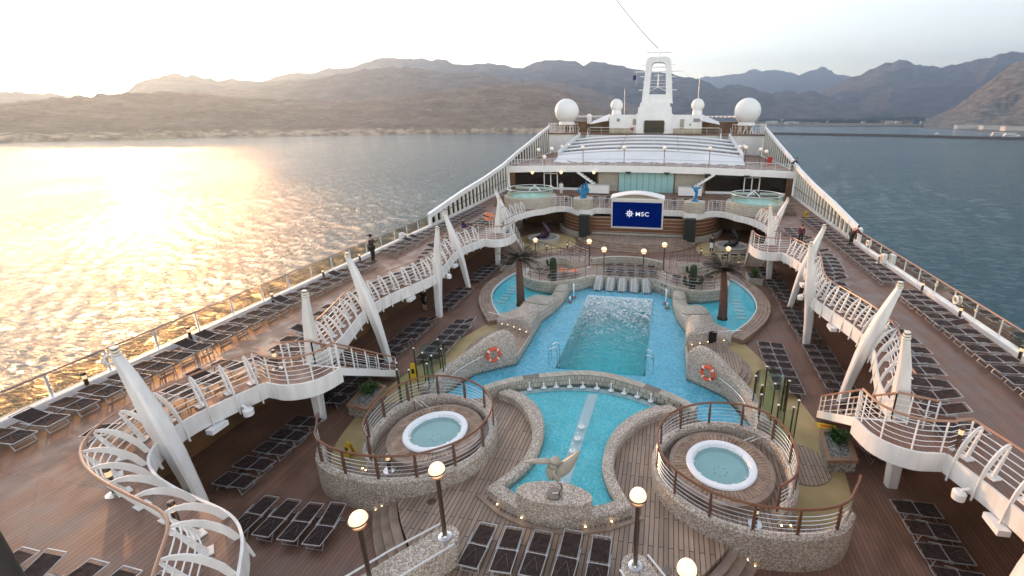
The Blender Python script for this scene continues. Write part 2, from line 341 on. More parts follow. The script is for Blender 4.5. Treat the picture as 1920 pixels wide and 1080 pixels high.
# ------------------------------------------------------------------ sea, ship decks
sea = MB()
g = [-30000, -9000, -2500, -700, -200, -60, 0, 60, 200, 700, 2500, 9000, 30000]
sea.add([(x, y, -35) for y in g for x in g], [(j*13+i, j*13+i+1, j*13+14+i, j*13+13+i) for j in range(12) for i in range(12)])
m = M['sea'] = mat('sea_water', (.015, .075, .10), .12, spec=.5); bsdf(m).inputs['IOR'].default_value = 1.33
n1 = N(m, 'ShaderNodeTexNoise', Scale=.13, Detail=7.); n1.inputs['Roughness'].default_value = .66; L(m, coords(m, (.55, 1.7, 1), (0, 0, R(12))), n1.inputs[0])
n2 = N(m, 'ShaderNodeTexNoise', Scale=.42, Detail=6.); L(m, coords(m, (1.6, 3., 1), (0, 0, R(-10))), n2.inputs[0])
n3 = N(m, 'ShaderNodeTexNoise', Scale=.012, Detail=3.); L(m, coords(m), n3.inputs[0])
ad = N(m, 'ShaderNodeMath', operation='MULTIPLY_ADD'); L(m, n2.outputs[0], ad.inputs[0]); ad.inputs[1].default_value = .55; L(m, n1.outputs[0], ad.inputs[2])
bump(m, ad.outputs[0], 1., 1.6)
L(m, ramp(m, n3.outputs[0], [(.4, (.10, .10, .10)), (.6, (.14, .14, .14))]), bsdf(m).inputs['Roughness'])
sea.v = [(x, y, -36.2) for x, y, z in sea.v]
import numpy as np
_rs = np.random.RandomState(4); nr, na = 760, 900
rr = np.exp(np.linspace(math.log(24), math.log(2600), nr)); aa = np.radians(np.linspace(-78, 62, na))
RR, AA = np.meshgrid(rr, aa, indexing='ij'); X_ = RR*np.sin(AA); Y_ = RR*np.cos(AA)-6; Z_ = np.zeros_like(X_)
for i in range(64):
    lam = math.exp(_rs.uniform(math.log(.75), math.log(8))); th = _rs.normal(R(62), .6); k_ = 2*math.pi/lam
    amp_ = .0118*lam**.62*_rs.uniform(.5, 1.2); fade = np.clip(1.4-RR*.0085/lam*1.5, 0, 1)
    ph = k_*(X_*math.cos(th)+Y_*math.sin(th))+_rs.uniform(0, 6.28)+.6*np.sin(X_*.021+Y_*.017+i)
    Z_ += amp_*fade*(np.exp(np.sin(ph)*.7)-1.13)*1.25
Z_ += -35.0; me = bpy.data.meshes.new('sea_waves'); me.vertices.add(nr*na)
me.vertices.foreach_set('co', np.stack([X_, Y_, Z_], -1).astype('f').ravel())
ii = (np.arange(nr-1)[:, None]*na+np.arange(na-1)[None, :]).ravel(); q_ = np.stack([ii, ii+1, ii+na+1, ii+na], -1).astype('i')
me.loops.add(q_.size); me.loops.foreach_set('vertex_index', q_.ravel()); me.polygons.add(len(q_)); me.polygons.foreach_set('loop_start', np.arange(len(q_), dtype='i')*4); me.update(calc_edges=True)
me.polygons.foreach_set('use_smooth', np.ones(len(q_), dtype=bool)); me.flip_normals() if me.polygons[0].normal.z < 0 else None
me.materials.append(m); wv = bpy.data.objects.new('sea_waves', me); C.objects.link(wv); wv['kind'] = 'structure'
sea.build('sea', m, kind='structure')

# inner edge of the raised side deck (x to the ship's centre line, right side; mirrored for the left)
E1 = [(4.3, 3.6), (4.9, 4.9), (5.4, 5.57), (6.1, 6.35), (6.9, 6.8), (8.14, 7.08), (9.1, 7.3), (9.93, 7.57), (10.6, 7.95), (11.0, 8.4), (11.25, 9.0), (11.3, 9.7), (11.1, 10.5), (10.85, 11.2), (10.62, 11.8)]
BAL = [(10.62, 11.8), (10.3, 11.77), (9.9, 11.74), (9.5, 11.85), (9.15, 12.08), (8.9, 12.45), (8.75, 13.1)]
E2 = [(10.2, 13.1), (10.2, 14.35), (10.35, 15.3), (10.75, 16.6), (11.1, 17.7), (11.2, 18.7), (11.15, 19.7), (10.95, 20.7), (10.65, 21.8), (10.4, 22.9), (10.35, 23.8), (10.6, 25.2), (11.0, 26.8), (11.25, 28.1), (11.2, 29.4), (10.95, 30.5), (10.6, 31.5)]
BAL2 = [(10.6, 31.5), (10.2, 31.35), (9.8, 31.35), (9.3, 31.55), (9.0, 32.0), (8.87, 32.6), (8.85, 33.4)]
E3 = [(10.3, 33.4), (10.3, 34.4), (10.55, 35.8), (11.0, 37.4), (11.15, 38.8), (10.95, 40.4), (10.55, 41.7), (10.0, 42.8), (9.2, 43.6), (8.8, 44.4), (8.2, 45.1), (7.4, 45.3), (6.7, 44.9), (6.0, 44.0), (5.4, 43.5), (4.8, 43.6), (4.45, 44.2), (4.2, 44.9), (2.6, 44.95), (0, 44.95)]
sE1 = spline(E1, 5); sB = spline(BAL, 5); sE2 = spline(E2, 4); sB2 = spline(BAL2, 4); sE3 = spline(E3, 4)
EDGE = sE1+sB+sE2+sB2+sE3
for s in (-1, 1):
    MB().prism(mir([(UW, -3)]+[(4.3, -3)]+EDGE+[(0, 57), (UW+.6, 57)], s), H-.3, H).build('upper_deck_left' if s < 0 else 'upper_deck_right', 'deck', kind='structure')
for s in (-1, 1):
    MB().prism(mir([(UW, -3), (4.4, -3)]+offset(EDGE, -.06)+[(0, 56), (UW, 56)], s), H-.36, H-.31).build('bounce_soffit', 'white', kind='structure')  # white underside added to bounce light into the space below the walkways
# lido deck with the pool opening
lido = MB()
for a, b in [((-16, -4), (16, 18.7)), ((-16, 28.25), (16, 58)), ((-16, 18.7), (-2.27, 28.25)), ((2.27, 18.7), (16, 28.25))]:
    lido.box((a[0], a[1], -.3), (b[0], b[1], 0))
lido.build('lido_deck', 'deck', kind='structure')
# hull
hb = MB()
hull_path = [(-UW-.25, -30), (-UW-.25, 34), (-UW-.6, 48), (-UW-1.2, 60), (-UW-1.3, 84), (-12, 100), (0, 112)]
hp = hull_path+[(-x, y) for x, y in hull_path[-2::-1]]
hb.wall([p for p in hp], .3, -36, H-.31, -1)
hb.build('ship_hull', 'hull', label='white hull side of the ship below the deck railings', cat='ship hull')
for s in (-1, 1):
    nm = SIDE[s]
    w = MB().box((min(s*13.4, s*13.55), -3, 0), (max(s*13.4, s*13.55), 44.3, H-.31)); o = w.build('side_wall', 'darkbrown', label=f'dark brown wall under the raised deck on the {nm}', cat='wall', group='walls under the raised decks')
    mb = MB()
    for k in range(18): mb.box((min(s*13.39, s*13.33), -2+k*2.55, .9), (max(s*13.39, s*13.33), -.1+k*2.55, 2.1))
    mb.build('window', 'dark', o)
MB().box((-13.4, 49.5, 0), (13.4, 49.7, H-.37)).build('darkening_back_wall', 'darkbrown', label='dark brown wall added to darken the space under the far deck', cat='wall')  # added dark backing so the bright floor under the far deck looks shaded
# ------------------------------------------------------------------ white edge beam (fascia) of the side decks
def fascia(path, name, label, z0=2.18, z1=2.80, t=.12, side=1, group=None):
    return MB().wall(path, t, z0, z1, side).build(name, 'white', None, True, label=label, cat='deck edge beam', group=group)
for s in (-1, 1):
    e = empty('deck_edge_beam', (0, 0, 0), f'white curved steel edge beam along the {SIDE[s]} raised deck', 'deck edge beam', 'edge beams of the raised decks')
    for pth in (sE1, sB, sE2, sB2, sE3[:]):
        MB().wall(mir(pth, s), .06, 2.2 if pth is not sE3 else 2.05, 2.80, s).build('beam', 'fin', e, True)
    for a, b in (((8.75, 13.1), (10.2, 13.1)), ((8.85, 33.4), (10.3, 33.4))):
        MB().wall(mir([a, b], s), .06, 2.5, 2.79, -s).build('beam', 'white', e)
    # searchlight housings and box lamps under the beam
    for (x, y) in ((11.05, 10.2), (10.7, 21.2), (10.9, 27.0), (11.1, 37.6)):
        b = MB(); b.box((s*x-s*.02-.13, y-.28, 2.0), (s*x+.13, y+.28, 2.17)); b.build('box_lamp', 'white', e)
# ------------------------------------------------------------------ railings on the inner edge
def inner_rail(s, path, off0, off1, step, label, far=False, bw_=.05):
    ol = off1
    off0 = off0 if isinstance(off0, list) else [off0]*len(path); off1 = off1 if isinstance(off1, list) else [off1]*len(path)
    base = offset(path, [-q for q in off0]); top = offset(path, [-q for q in off1])
    e = empty('curved_railing', (0, 0, 0), label, 'railing', 'white curved railings along the pool side of the raised deck')
    P = lambda pts, z: [(s*x, y, z) for x, y in pts]
    MB().tube(P(top, H+1.0), .034, 8).build('handrail', 'copper', e, True)
    mb = MB()
    for k in range(5):
        f = (k+.7)/5.6; q = [(a[0]+(b[0]-a[0])*f, a[1]+(b[1]-a[1])*f) for a, b in zip(base, top)]
        mb.tube(P(q, H+f*.95), .016, 5)
    mb.build('rails', 'white', e, True)
    n = max(2, int(sum(math.dist(a, b) for a, b in zip(path, path[1:]))/step)); 
    for i in range(n):
        u = (i+.5)/n*(len(path)-1); k = int(u); fr = u-k
        lerp = lambda A: Vector((A[k][0]+(A[min(k+1, len(A)-1)][0]-A[k][0])*fr, A[k][1]+(A[min(k+1, len(A)-1)][1]-A[k][1])*fr))
        ed, ba, tp = lerp(path), lerp(base), lerp(top); d = (tp-ed).normalized(); tg = Vector((-d.y, d.x))
        X = lambda q, z: Vector((s*q.x, q.y, z))
        def plate(pts, wd, th):          # flat curved blade in the radial plane
            m_ = MB(); secs = []
            for i2, (q, z) in enumerate(pts):
                a2 = pts[max(i2-1, 0)]; b2 = pts[min(i2+1, len(pts)-1)]
                dr = ((b2[0]-a2[0]).dot(d)); dz = b2[1]-a2[1]; l = math.hypot(dr, dz) or 1; nr, nz = -dz/l, dr/l; w = wd[i2]/2
                secs.append([X(q+d*nr*w+tg*th/2*k2, z+nz*w) if sgn > 0 else X(q-d*nr*w+tg*th/2*k2, z-nz*w) for sgn, k2 in ((1, -1), (1, 1), (-1, 1), (-1, -1))])
            return m_.loft(secs)
        arc = []; wid = []; off1 = (tp-ed).length
        for j in range(9):
            t = j/8; o_ = off1*(1-t)**1.15-.14*min(1, t*1.6); z = H+.98-1.62*t**1.9
            arc.append((ed-(-d)*0+d*o_ if False else ed+d*o_, z)); wid.append(.045+bw_*math.sin(math.pi*min(1, t*1.05))**.8 if t < .95 else .045)
        plate(arc, wid, .035).build('arched_bracket', 'fin', e)
        post = plate([(ba+(tp-ba)*t, H+.03+.9*t) for t in (0, .33, .66, 1)], [.13, .11, .08, .03], .05)
        bx = [X(ba+tg*a*.13+d*b*.13, zz) for zz in (H+.004, H+.035) for a, b in ((-1, -1), (1, -1), (1, 1), (-1, 1))]
        post.add(bx, [(3, 2, 1, 0), (4, 5, 6, 7), (0, 1, 5, 4), (1, 2, 6, 5), (2, 3, 7, 6), (3, 0, 4, 7)])
        post.build('tapered_post', 'fin', e)
    return e
for s in (-1, 1):
    n_ = SIDE[s]
    inner_rail(s, sE1[3:], bw_=.11, off0=[(.58 if y < 7.9 else max(.34, .58-(y-7.9)*.14)) for x, y in sE1[3:]], off1=[(.98 if y < 7.9 else max(.6, .98-(y-7.9)*.2)) for x, y in sE1[3:]], step=.82, label=f'white rib-braced railing with copper handrail sweeping round the near {n_} deck corner')
    inner_rail(s, sE2[4:][:-1], .34, .6, .8, f'white rib-braced railing between the two balconies of the {n_} raised deck')
    inner_rail(s, sE3[8:26], .34, .55, .8, f'white rib-braced railing beyond the far balcony on the {n_} side')
def plain_rail(name, pts, z, h, label, hm='copper', pm='white', group=None, nrail=4, step=.9, cat='railing', pr=.022, hr=.035, parent=None, post=None):
    """pts: list of (x,y) or (x,y,z)"""
    P3 = [(p[0], p[1], (p[2] if len(p) > 2 else z)) for p in pts]
    e = parent or empty(name, (0, 0, 0), label, cat, group)
    MB().tube([(x, y, q+h) for x, y, q in P3], hr, 8).build('handrail', hm, e, True)
    mb = MB()
    for k in range(nrail): mb.tube([(x, y, q+h*(k+1)/(nrail+1)) for x, y, q in P3], .011, 5)
    mb.build('rails', 'white' if pm == 'white' else 'steel', e, True)
    for p in resamp(P3, step)+[P3[-1]]:
        MB().bar(p, (p[0], p[1], p[2]+h), post or pr*2, (post or pr*2)*.6).build('post', pm, e)
    return e
# balconies, stairs down, railings
for s in (-1, 1):
    for sb, y0, lab, down in ((sB, 13.1, 'near', 1), (sB2, 33.4, 'far', 1)):
        xi, xo = (8.75, 9.75) if y0 < 20 else (8.85, 10.2)
        xi2, xo2 = (9.15, 10.15) if y0 < 20 else (9.25, 10.6)
        L_ = 3.9 if y0 < 20 else 3.5
        plain_rail('balcony_railing', ([(s*11.2, 12.05), (s*10.9, 12.0)] if y0 < 20 else [(s*11.1, 31.7), (s*10.85, 31.6)])+[(s*10.62, sb[0][1]+.05)]+mir(offset(sb, -.06), s)[1:], H, 1.0, f'copper-capped white railing round the {lab} {SIDE[s]} balcony', group='balcony railings', nrail=5, step=.75)
        st = empty('staircase', (0, 0, 0), f'white stringer stairs with brown treads from the {lab} {SIDE[s]} balcony to the pool deck', 'staircase', 'stairs from the balconies')
        tr = MB()
        for k in range(15):
            t = (k+1)/16; x0 = xi+(xi2-xi)*t; x1 = xo+(xo2-xo)*t; y = y0+L_*t; z = H*(1-t)
            tr.box((min(s*x0, s*x1), y-.14, z-.035), (max(s*x0, s*x1), y+.14, z))
        tr.build('treads', 'teak', st)
        for a, b in (((xi, y0), (xi2, y0+L_)), ((xo, y0), (xo2, y0+L_))):
            MB().loft([[(s*a[0]-.03, a[1], H-.32), (s*a[0]+.03, a[1], H-.32), (s*a[0]+.03, a[1], H), (s*a[0]-.03, a[1], H)], [(s*b[0]-.03, b[1], -.02), (s*b[0]+.03, b[1], -.02), (s*b[0]+.03, b[1], .3), (s*b[0]-.03, b[1], .3)]]).build('stringer', 'white', st)
            pts = [(s*(a[0]+(b[0]-a[0])*t), a[1]+(b[1]-a[1])*t, H*(1-t)+.05) for t in (0, .25, .5, .75, .97)]
            plain_rail('', pts, 0, .92, None, parent=st, nrail=3, step=1.0, hm='copper')
        plain_rail('landing_railing', [(s*xo, y0), (s*(xo+.35), y0-.1), (s*10.75, y0-.3)], H, 1.0, f'short copper-capped rail at the stair head of the {lab} {SIDE[s]} balcony', group='stair head rails', nrail=4, step=.4)
# ------------------------------------------------------------------ masts (fins) and pillars
def secs(path):     # path: (x,y,z,wx,wy) -> rounded rectangular sections
    out = []
    for x, y, z, wx, wy in path:
        c = .28; pts = []
        for a, b in ((1, -1+c*1.2), (1, 1-c*1.2), (1-c, 1), (-1+c, 1), (-1, 1-c*1.2), (-1, -1+c*1.2), (-1+c, -1), (1-c, -1)): pts.append((x+a*wx/2, y+b*wy/2, z))
        out.append(pts)
    return out
def fin(s, y, xf, xt, zt, upright, label):
    if upright:
        e = empty('upright_pillar', (s*10.6, y, 0), label, 'pillar', 'upright white pillars carrying the side decks')
        k_ = (xt-9.7)*.9
        path = [(s*10.45, y, 0, .36, .30), (s*10.4, y-.02, 1.2, .41, .33), (s*(10.25+k_*.5), y-.05, 2.3, .46, .37), (s*(10.12+k_), y-.1, 2.85, .50, .40), (s*(10.0+k_), y-.16, 3.75, .41, .34), (s*(9.88+k_*.8), y-.26, 4.6, .30, .27), (s*xt, y-.36, zt, .19, .18)]
    else:
        e = empty('leaning_pillar', (s*xf, y, 0), label, 'pillar', 'leaning white pillars carrying the side decks')
        q0 = [(0, 0, .28, .28), (.25, 1.45, .36, .33), (.42, 2.3, .42, .38), (.68, 3.2, .54, .42), (.86, 3.95, .43, .36), (1.07, 4.7, .32, .29), (1.3, 5.4, .2, .19)]
        path = [(s*(xf+dx*(xt-xf)/1.3), y, z*zt/5.4, w, d) for dx, z, w, d in q0]
    for p in (path,):
        q = [(a-e.location.x, b-e.location.y, c, w, d) for a, b, c, w, d in p]
        MB().loft(secs(q)).build('shaft', 'fin', e, True)
        x, yy, z, w, d = q[-1]
        for k in range(3):
            MB().loft(secs([(x, yy, z+.02+k*.085, w*1.08-k*.03, d*1.08-k*.03), (x, yy, z+.075+k*.085, w*1.08-k*.03, d*1.08-k*.03)])).build('cap_ring', 'cream_cap', e)
            MB().loft(secs([(x, yy, z+k*.085, w*.8, d*.8), (x, yy, z+.03+k*.085, w*.8, d*.8)])).build('cap_neck', 'dsteel', e)
    return e
M['cream_cap'] = mat('cap_paint', (.8, .76, .66), .4)
fins_made = []
for s in (-1, 1):
    for k, y in enumerate((13.57, 23.55, 33.55)):
        fins_made.append(fin(s, y, 0, (9.7, 9.82, 9.88)[k], 5.45, True, f'upright tapering white pillar with ribbed cap, {("nearest","middle","farthest")[k]} on the {SIDE[s]} side'))
    for k, y in enumerate((8.75, 18.15, 28.5, 39.3)):
        fins_made.append(fin(s, y, (10.38, 10.38, 10.75, 10.95)[k], (11.68, 11.68, 12.03, 12.45)[k], (5.4, 5.3, 5.2, 5.0)[k], False, f'outward leaning white pillar with ribbed tip, {("nearest","second","third","farthest")[k]} on the {SIDE[s]} side'))
# green exit sign on the nearest left leaning pillar
def rootz(o): return o
sg = MB().box((-.11, -.005, -.17), (.11, .005, .17)).build('exit_sign', 'green', None, label='green emergency exit sign on the nearest leaning white pillar', cat='sign')
sg.location = (-10.5, 8.49, 1.1); sg.rotation_euler = (0, R(14), 0)
MB().box((-.03, -.009, .02), (.06, -.005, .09)).build('arrow', 'white', sg); MB().box((-.02, -.009, -.12), (.03, -.005, -.02)).build('figure', 'white', sg)
# ------------------------------------------------------------------ outer rails, kerbs and wind screens
for s in (-1, 1):
    n_ = SIDE[s]
    e = empty('glass_railing', (s*16.35, 0, H), f'long glass railing with {"copper" if s>0 else "steel"} cap along the {n_} ship side', 'railing', 'glass railings of the ship sides')
    MB().box((-.16, -3, 0), (.18, 34.2, .22)).build('kerb', 'white', e)
    MB().tube([(0, -3, 1.0), (0, 34.2, 1.0)], .035, 8).build('handrail', 'copper' if s > 0 else 'dsteel', e, True)
    y = 3.2
    while y < 34:
        MB().bar((0, y, .2), (0, y, 1.0), .05, .04).build('post', 'alu', e)
        y += 1.62
    gl = MB()
    for k in range(20): gl.add([(0, 1.65+k*1.62, .24), (0, 3.12+k*1.62, .24), (0, 3.12+k*1.62, .93), (0, 1.65+k*1.62, .93)], [(0, 1, 2, 3)])
    gl.build('glass_panels', 'bglass', e)
    # raked wind screen and its climb to the top decks
    w = empty('wind_screen', (0, 0, 0), f'tall white framed wind screen with raked top along the far {n_} side', 'wind screen', 'raked wind screens')
    T = [(34.3, 3.95), (41, 4.75), (47.5, 5.3), (54, 6.05), (60, 7.05), (66, 8.0), (72.5, 9.1), (78.2, 10.0)]
    def xx(y): return s*(16.4+max(0, y-36)*.032 if y < 60 else 17.17+(y-60)*.01)
    MB().loft([[(xx(y)-.14, y, z-.42), (xx(y)+.14, y, z-.42), (xx(y)+.14, y, z), (xx(y)-.14, y, z)] for y, z in T]).build('top_beam', 'white', w)
    MB().loft([[(xx(y)-.12, y, b), (xx(y)+.12, y, b), (xx(y)+.12, y, b+.25), (xx(y)-.12, y, b+.25)] for y, b in ((34.3, H), (47, H), (55, H))]).build('bottom_beam', 'white', w)
    def tz(y):
        for (a, za), (b, zb) in zip(T, T[1:]):
            if a <= y <= b: return za+(zb-za)*(y-a)/(b-a)
    y = 34.4
    while y < 78:
        b = H if y < 56 else 5.4
        MB().box((xx(y)-.12, y-.09, b), (xx(y)+.12, y+.09, tz(y)-.3)).build('post', 'white', w)
        y += .98 if y < 55 else 1.3
    MB().loft([[(xx(y)-.01, y, b), (xx(y)+.01, y, b), (xx(y)+.01, y, tz(y)-.3), (xx(y)-.01, y, tz(y)-.3)] for y, b in ((34.4, H+.2), (41, H+.2), (47.5, H+.2), (55, H+.2), (55.1, 5.6), (66, 5.6), (78, 5.6))]).build('glass_panels', 'bglass', w)
    MB().tube([(xx(36)-s*.35, 36, H+1.0), (xx(54)-s*.35, 54, H+1.3)], .03, 6).build('inner_handrail', 'dsteel', w, True)
    # small fittings on the rail
    for k, y in enumerate((29.6,)):
        b = empty('rail_box', (s*16.1, y, H+.15), f'white equipment box on the {n_} glass railing', 'equipment box', 'boxes on the glass railings')
        MB().box((-.12, -.2, 0), (.12, .2, .55)).build('case', 'white', b); MB().box((-.13, -.14, .1), (-.122, .14, .45)).build('panel', 'rock', b)
# ------------------------------------------------------------------ pools
def tubring(path, w, z0, z1, name, m, parent, n=1):
    pass
RH = [(0, 16.95), (1.1, 16.66), (2.5, 16.0), (3.6, 15.5), (4.3, 15.1), (5.2, 15.0), (6.2, 15.1), (6.45, 15.6), (5.6, 17.7), (4.85, 18.3), (4.15, 18.9), (4.12, 21.3), (4.15, 22.5), (4.3, 23.6), (4.0, 25.5), (3.9, 27), (3.9, 28.4), (2.9, 29.4), (2.3, 30.0), (0, 30.1)]
ap = MB(); wt = MB(); 
for s in (-1, 1):
    poly = [(0, 16.95)]+RH[1:]+[(0, 28.13), (2.15, 28.13), (2.15, 18.83), (0, 18.83)]
    ap.add([(s*x, y, .03) for x, y in poly], [tuple(range(len(poly)))]); wt.add([(s*x, y, .15) for x, y in poly], [tuple(range(len(poly)))])
ap.build('pool_apron_floor', 'pale', kind='structure'); wt.build('apron_water', 'wapron', kind='structure')
dp = MB()
X0, X1, Y0, Y1 = -2.15, 2.15, 18.83, 28.13
dp.add([(X0, Y0, -1.5), (X1, Y0, -1.5), (X1, Y1, -1.5), (X0, Y1, -1.5), (X0, Y0, .03), (X1, Y0, .03), (X1, Y1, .03), (X0, Y1, .03)], [(0, 1, 2, 3), (0, 4, 5, 1), (1, 5, 6, 2), (2, 6, 7, 3), (3, 7, 4, 0)])
dp.build('main_pool_basin', 'deep', kind='structure')
MB().add([(X0, Y0, .15), (X1, Y0, .15), (X1, Y1, .15), (X0, Y1, .15)], [(0, 1, 2, 3)]).build('main_pool_water', 'wmain', kind='structure')
# side pools: smooth still water sheet over the apron, steps, wooden ring
for s in (-1, 1):
    P = [(4.45, 27.9), (4.5, 26.7), (5.1, 26.5), (5.4, 24.7), (5.9, 23.9), (6.5, 23.8), (7.25, 24.65), (8.04, 26), (8.5, 27.4), (8.64, 28.9), (8.45, 30.5), (8.0, 31.9), (7.4, 32.9), (7.15, 30.0), (6.8, 28.97), (6.1, 28.4), (5.4, 28.1)]
    MB().add([(s*x, y, .06) for x, y in P], [tuple(range(len(P)))]).build('side_pool_floor', 'turq', kind='structure')
    MB().add([(s*x, y, .19) for x, y in P], [tuple(range(len(P)))]).build('side_pool_water', 'wside', kind='structure')
    ri = spline([(6.35, 23.3), (6.9, 24.1), (7.55, 25.1), (8.1, 26.2), (8.5, 27.4), (8.66, 28.8), (8.5, 30.4), (8.1, 31.7), (7.4, 32.9), (6.4, 33.7)], 5)
    e = empty('wooden_pool_rim', (0, 0, 0), f'broad curved weathered teak rim round the {SIDE[s]} side pool', 'pool rim', 'rims of the side pools')
    MB().wall(mir(ri, s), .06, .0, .27, -s).build('white_lip', 'white', e, True)
    for k in range(4):
        MB().wall(mir(offset(ri, -(.07+k*.20)), s), .185, .0, .28, -s).build('teak_band', 'teakb', e, True)
    stp = MB()
    for k in range(6): stp.box((min(s*7.2, s*7.75), 26.0+k*.55, .062), (max(s*7.2, s*7.75), 26.25+k*.55, .12))
    stp.build('pool_steps', 'white', None, label=f'pale submerged steps in the {SIDE[s]} side pool', cat='pool steps', group='submerged pool steps')
# ------------------------------------------------------------------ raised teak deck, steps, children's pool
Z1 = .55
RD = [(4.95, 10.05), (4.6, 9.55), (4.2, 9.05), (3.7, 8.55), (3.2, 8.05), (3.35, 6.6), (3.6, 3.0)]
for s in (-1, 1):
    MB().prism([(0, 3), (0, 16.75), (2.4, 16.1), (3.4, 15.6), (5.0, 15.0), (5.3, 12.5)][::1] and mir([(0, 3)]+RD[::-1]+[(5.3, 12.5), (5.0, 15.0), (3.4, 15.6), (2.4, 16.1), (0, 16.75)], s), .02, Z1).build('raised_teak_deck', 'teak', kind='structure')
    stc = [(5.0, 10.12), (4.6, 9.5), (4.15, 8.95), (3.65, 8.45), (3.1, 7.95)]
    e = empty('deck_steps', (0, 0, 0), f'three curved teak steps down beside the {SIDE[s]} hot tub wall', 'steps', 'curved teak steps of the raised deck')
    for k in range(3):
        o = offset(spline(stc, 4), .0+k*.24)
        MB().wall(mir(o, s), .235, .0, Z1-.14*(k+1), s).build('tread', 'teakb', e)
    for k in range(4):
        q = ((5.0, 10.03), (5.16, 9.93), (5.34, 9.84), (5.54, 9.80))[k]
        MB().ball((s*q[0], q[1]-.03, Z1-.02-.14*k), .028, 8, 6).build('step_light', 'led', e)
# children's pool
def halfring(inner, outer): pass
KI = spline([(3.2, 15.6), (2.5, 15.3), (1.75, 14.6), (1.3, 13.75), (1.1, 12.9), (1.1, 12.0), (1.3, 11.3), (1.7, 10.6)], 5)
KO = spline([(3.6, 15.25), (2.85, 14.95), (2.15, 14.25), (1.68, 13.45), (1.48, 12.7), (1.48, 12.0), (1.68, 11.35), (2.2, 10.45)], 5)
kf = empty('childrens_pool', (0, 0, 0), 'fan shaped shallow turquoise pool edged in pebble mosaic below the main pool', 'pool')
fr_o = [(2.2, 10.45), (1.55, 10.05), (.85, 9.8), (0, 9.72)]; fr_i = [(1.7, 10.6), (1.2, 10.36), (.6, 10.2), (0, 10.15)]
poly = mir(KI, -1)+[(-1.7, 10.6)]+[(-x, y) for x, y in fr_i[1:]]+fr_i[::-1][1:]+KI[::-1]+[(2.5, 15.95), (1.6, 16.35), (.6, 16.65), (-.6, 16.65), (-1.6, 16.35), (-2.5, 15.95)]
MB().add([(x, y, Z1+.03) for x, y in poly], [tuple(range(len(poly)))]).build('pool_floor', 'turq', kf)
MB().add([(x, y, Z1+.17) for x, y in poly], [tuple(range(len(poly)))]).build('pool_water', 'wkids', kf)
def rimseg(i, o, z0, z1, name, m, parent, r=.06):
    mb = MB(); secs_ = []
    for (a, b), (c, d) in zip(i, o):
        u = Vector((c-a, d-b)); l = u.length; u = u/l
        pt = lambda t, z: (a+u.x*t, b+u.y*t, z)
        secs_.append([pt(0, z0), pt(l, z0), pt(l, z1-r), pt(l-r, z1), pt(r, z1), pt(0, z1-r)])
    return mb.loft(secs_).build(name, m, parent, True)
for s in (-1, 1):
    rimseg(mir(KI, s), mir(KO, s), .3, .9, 'pebble_rim', 'peb', kf)
    rimseg(mir(fr_i, s), mir(fr_o, s), .3, .9, 'pebble_rim', 'peb', kf)
    MB().wall(mir([(2.45, 10.45), (1.6, 9.93), (.85, 9.68), (0, 9.58)], s), .12, Z1, Z1+.05, s).build('teak_plinth', 'teakb', kf)
strip = MB(); strip.add([(-.25, 10.5, Z1+.05), (.15, 10.5, Z1+.05), (.34, 16.2, Z1+.05), (-.08, 16.2, Z1+.05)], [(0, 1, 2, 3)])
strip.build('white_strip', 'white', kf)
arcp = [(-2.9, 15.55), (-2.2, 15.9), (-1.2, 16.22), (0, 16.35), (1.2, 16.2), (2.2, 15.86), (2.9, 15.5)]
MB().wall(spline(arcp, 4), .26, Z1+.045, Z1+.06).build('white_band', 'white', kf)
jets = [(x, 16.45-x*x*.085) for x in (-2.5, -1.95, -1.45, -.9, -.35, .25, .85, 1.4, 1.95, 2.5)]+[(.07, 13.9), (.05, 13.25), (.0, 12.6), (-.05, 11.95), (-.08, 11.1)]
for i, (x, y) in enumerate(jets):
    j = empty('water_jet', (x, y, Z1+.17), (f'small bubbling jet at the foot of the arched wall, {ordn(i)} from the left' if i < 10 else f'small lit jet on the white strip, {["farthest","second farthest","middle","fourth","nearest"][i-10]} one'), 'water jet', 'jets in the shallow pool')
    MB().lathe([(.11, 0), (.12, .015), (.05, .03)], n=12).build('nozzle', 'white', j)
    MB().lathe([(.045, .03), (.03, .12), (.02, .2), (.035, .22+.1*(i % 3 == 0)), (.004, .26+.1*(i % 3 == 0))], n=8).build('water_plume', 'spray', j, True)
# arched wall between the pools
ap_ = spline([(-4.1, 15.15), (-3.3, 15.75), (-2.4, 16.15), (-1.3, 16.5), (-.4, 16.72), (.5, 16.72), (1.3, 16.5), (2.4, 16.1), (3.3, 15.7), (4.1, 15.15)], 5)
aw = empty('arched_stone_wall', (0, 0, 0), 'low curved cut stone wall between the shallow pool and the main pool', 'wall')
zt = [1.02+.13*math.cos((i/(len(ap_)-1)-.5)*math.pi) for i in range(len(ap_))]
MB().wall(ap_, .34, .03, zt).build('stone_wall', 'rock', aw, True)
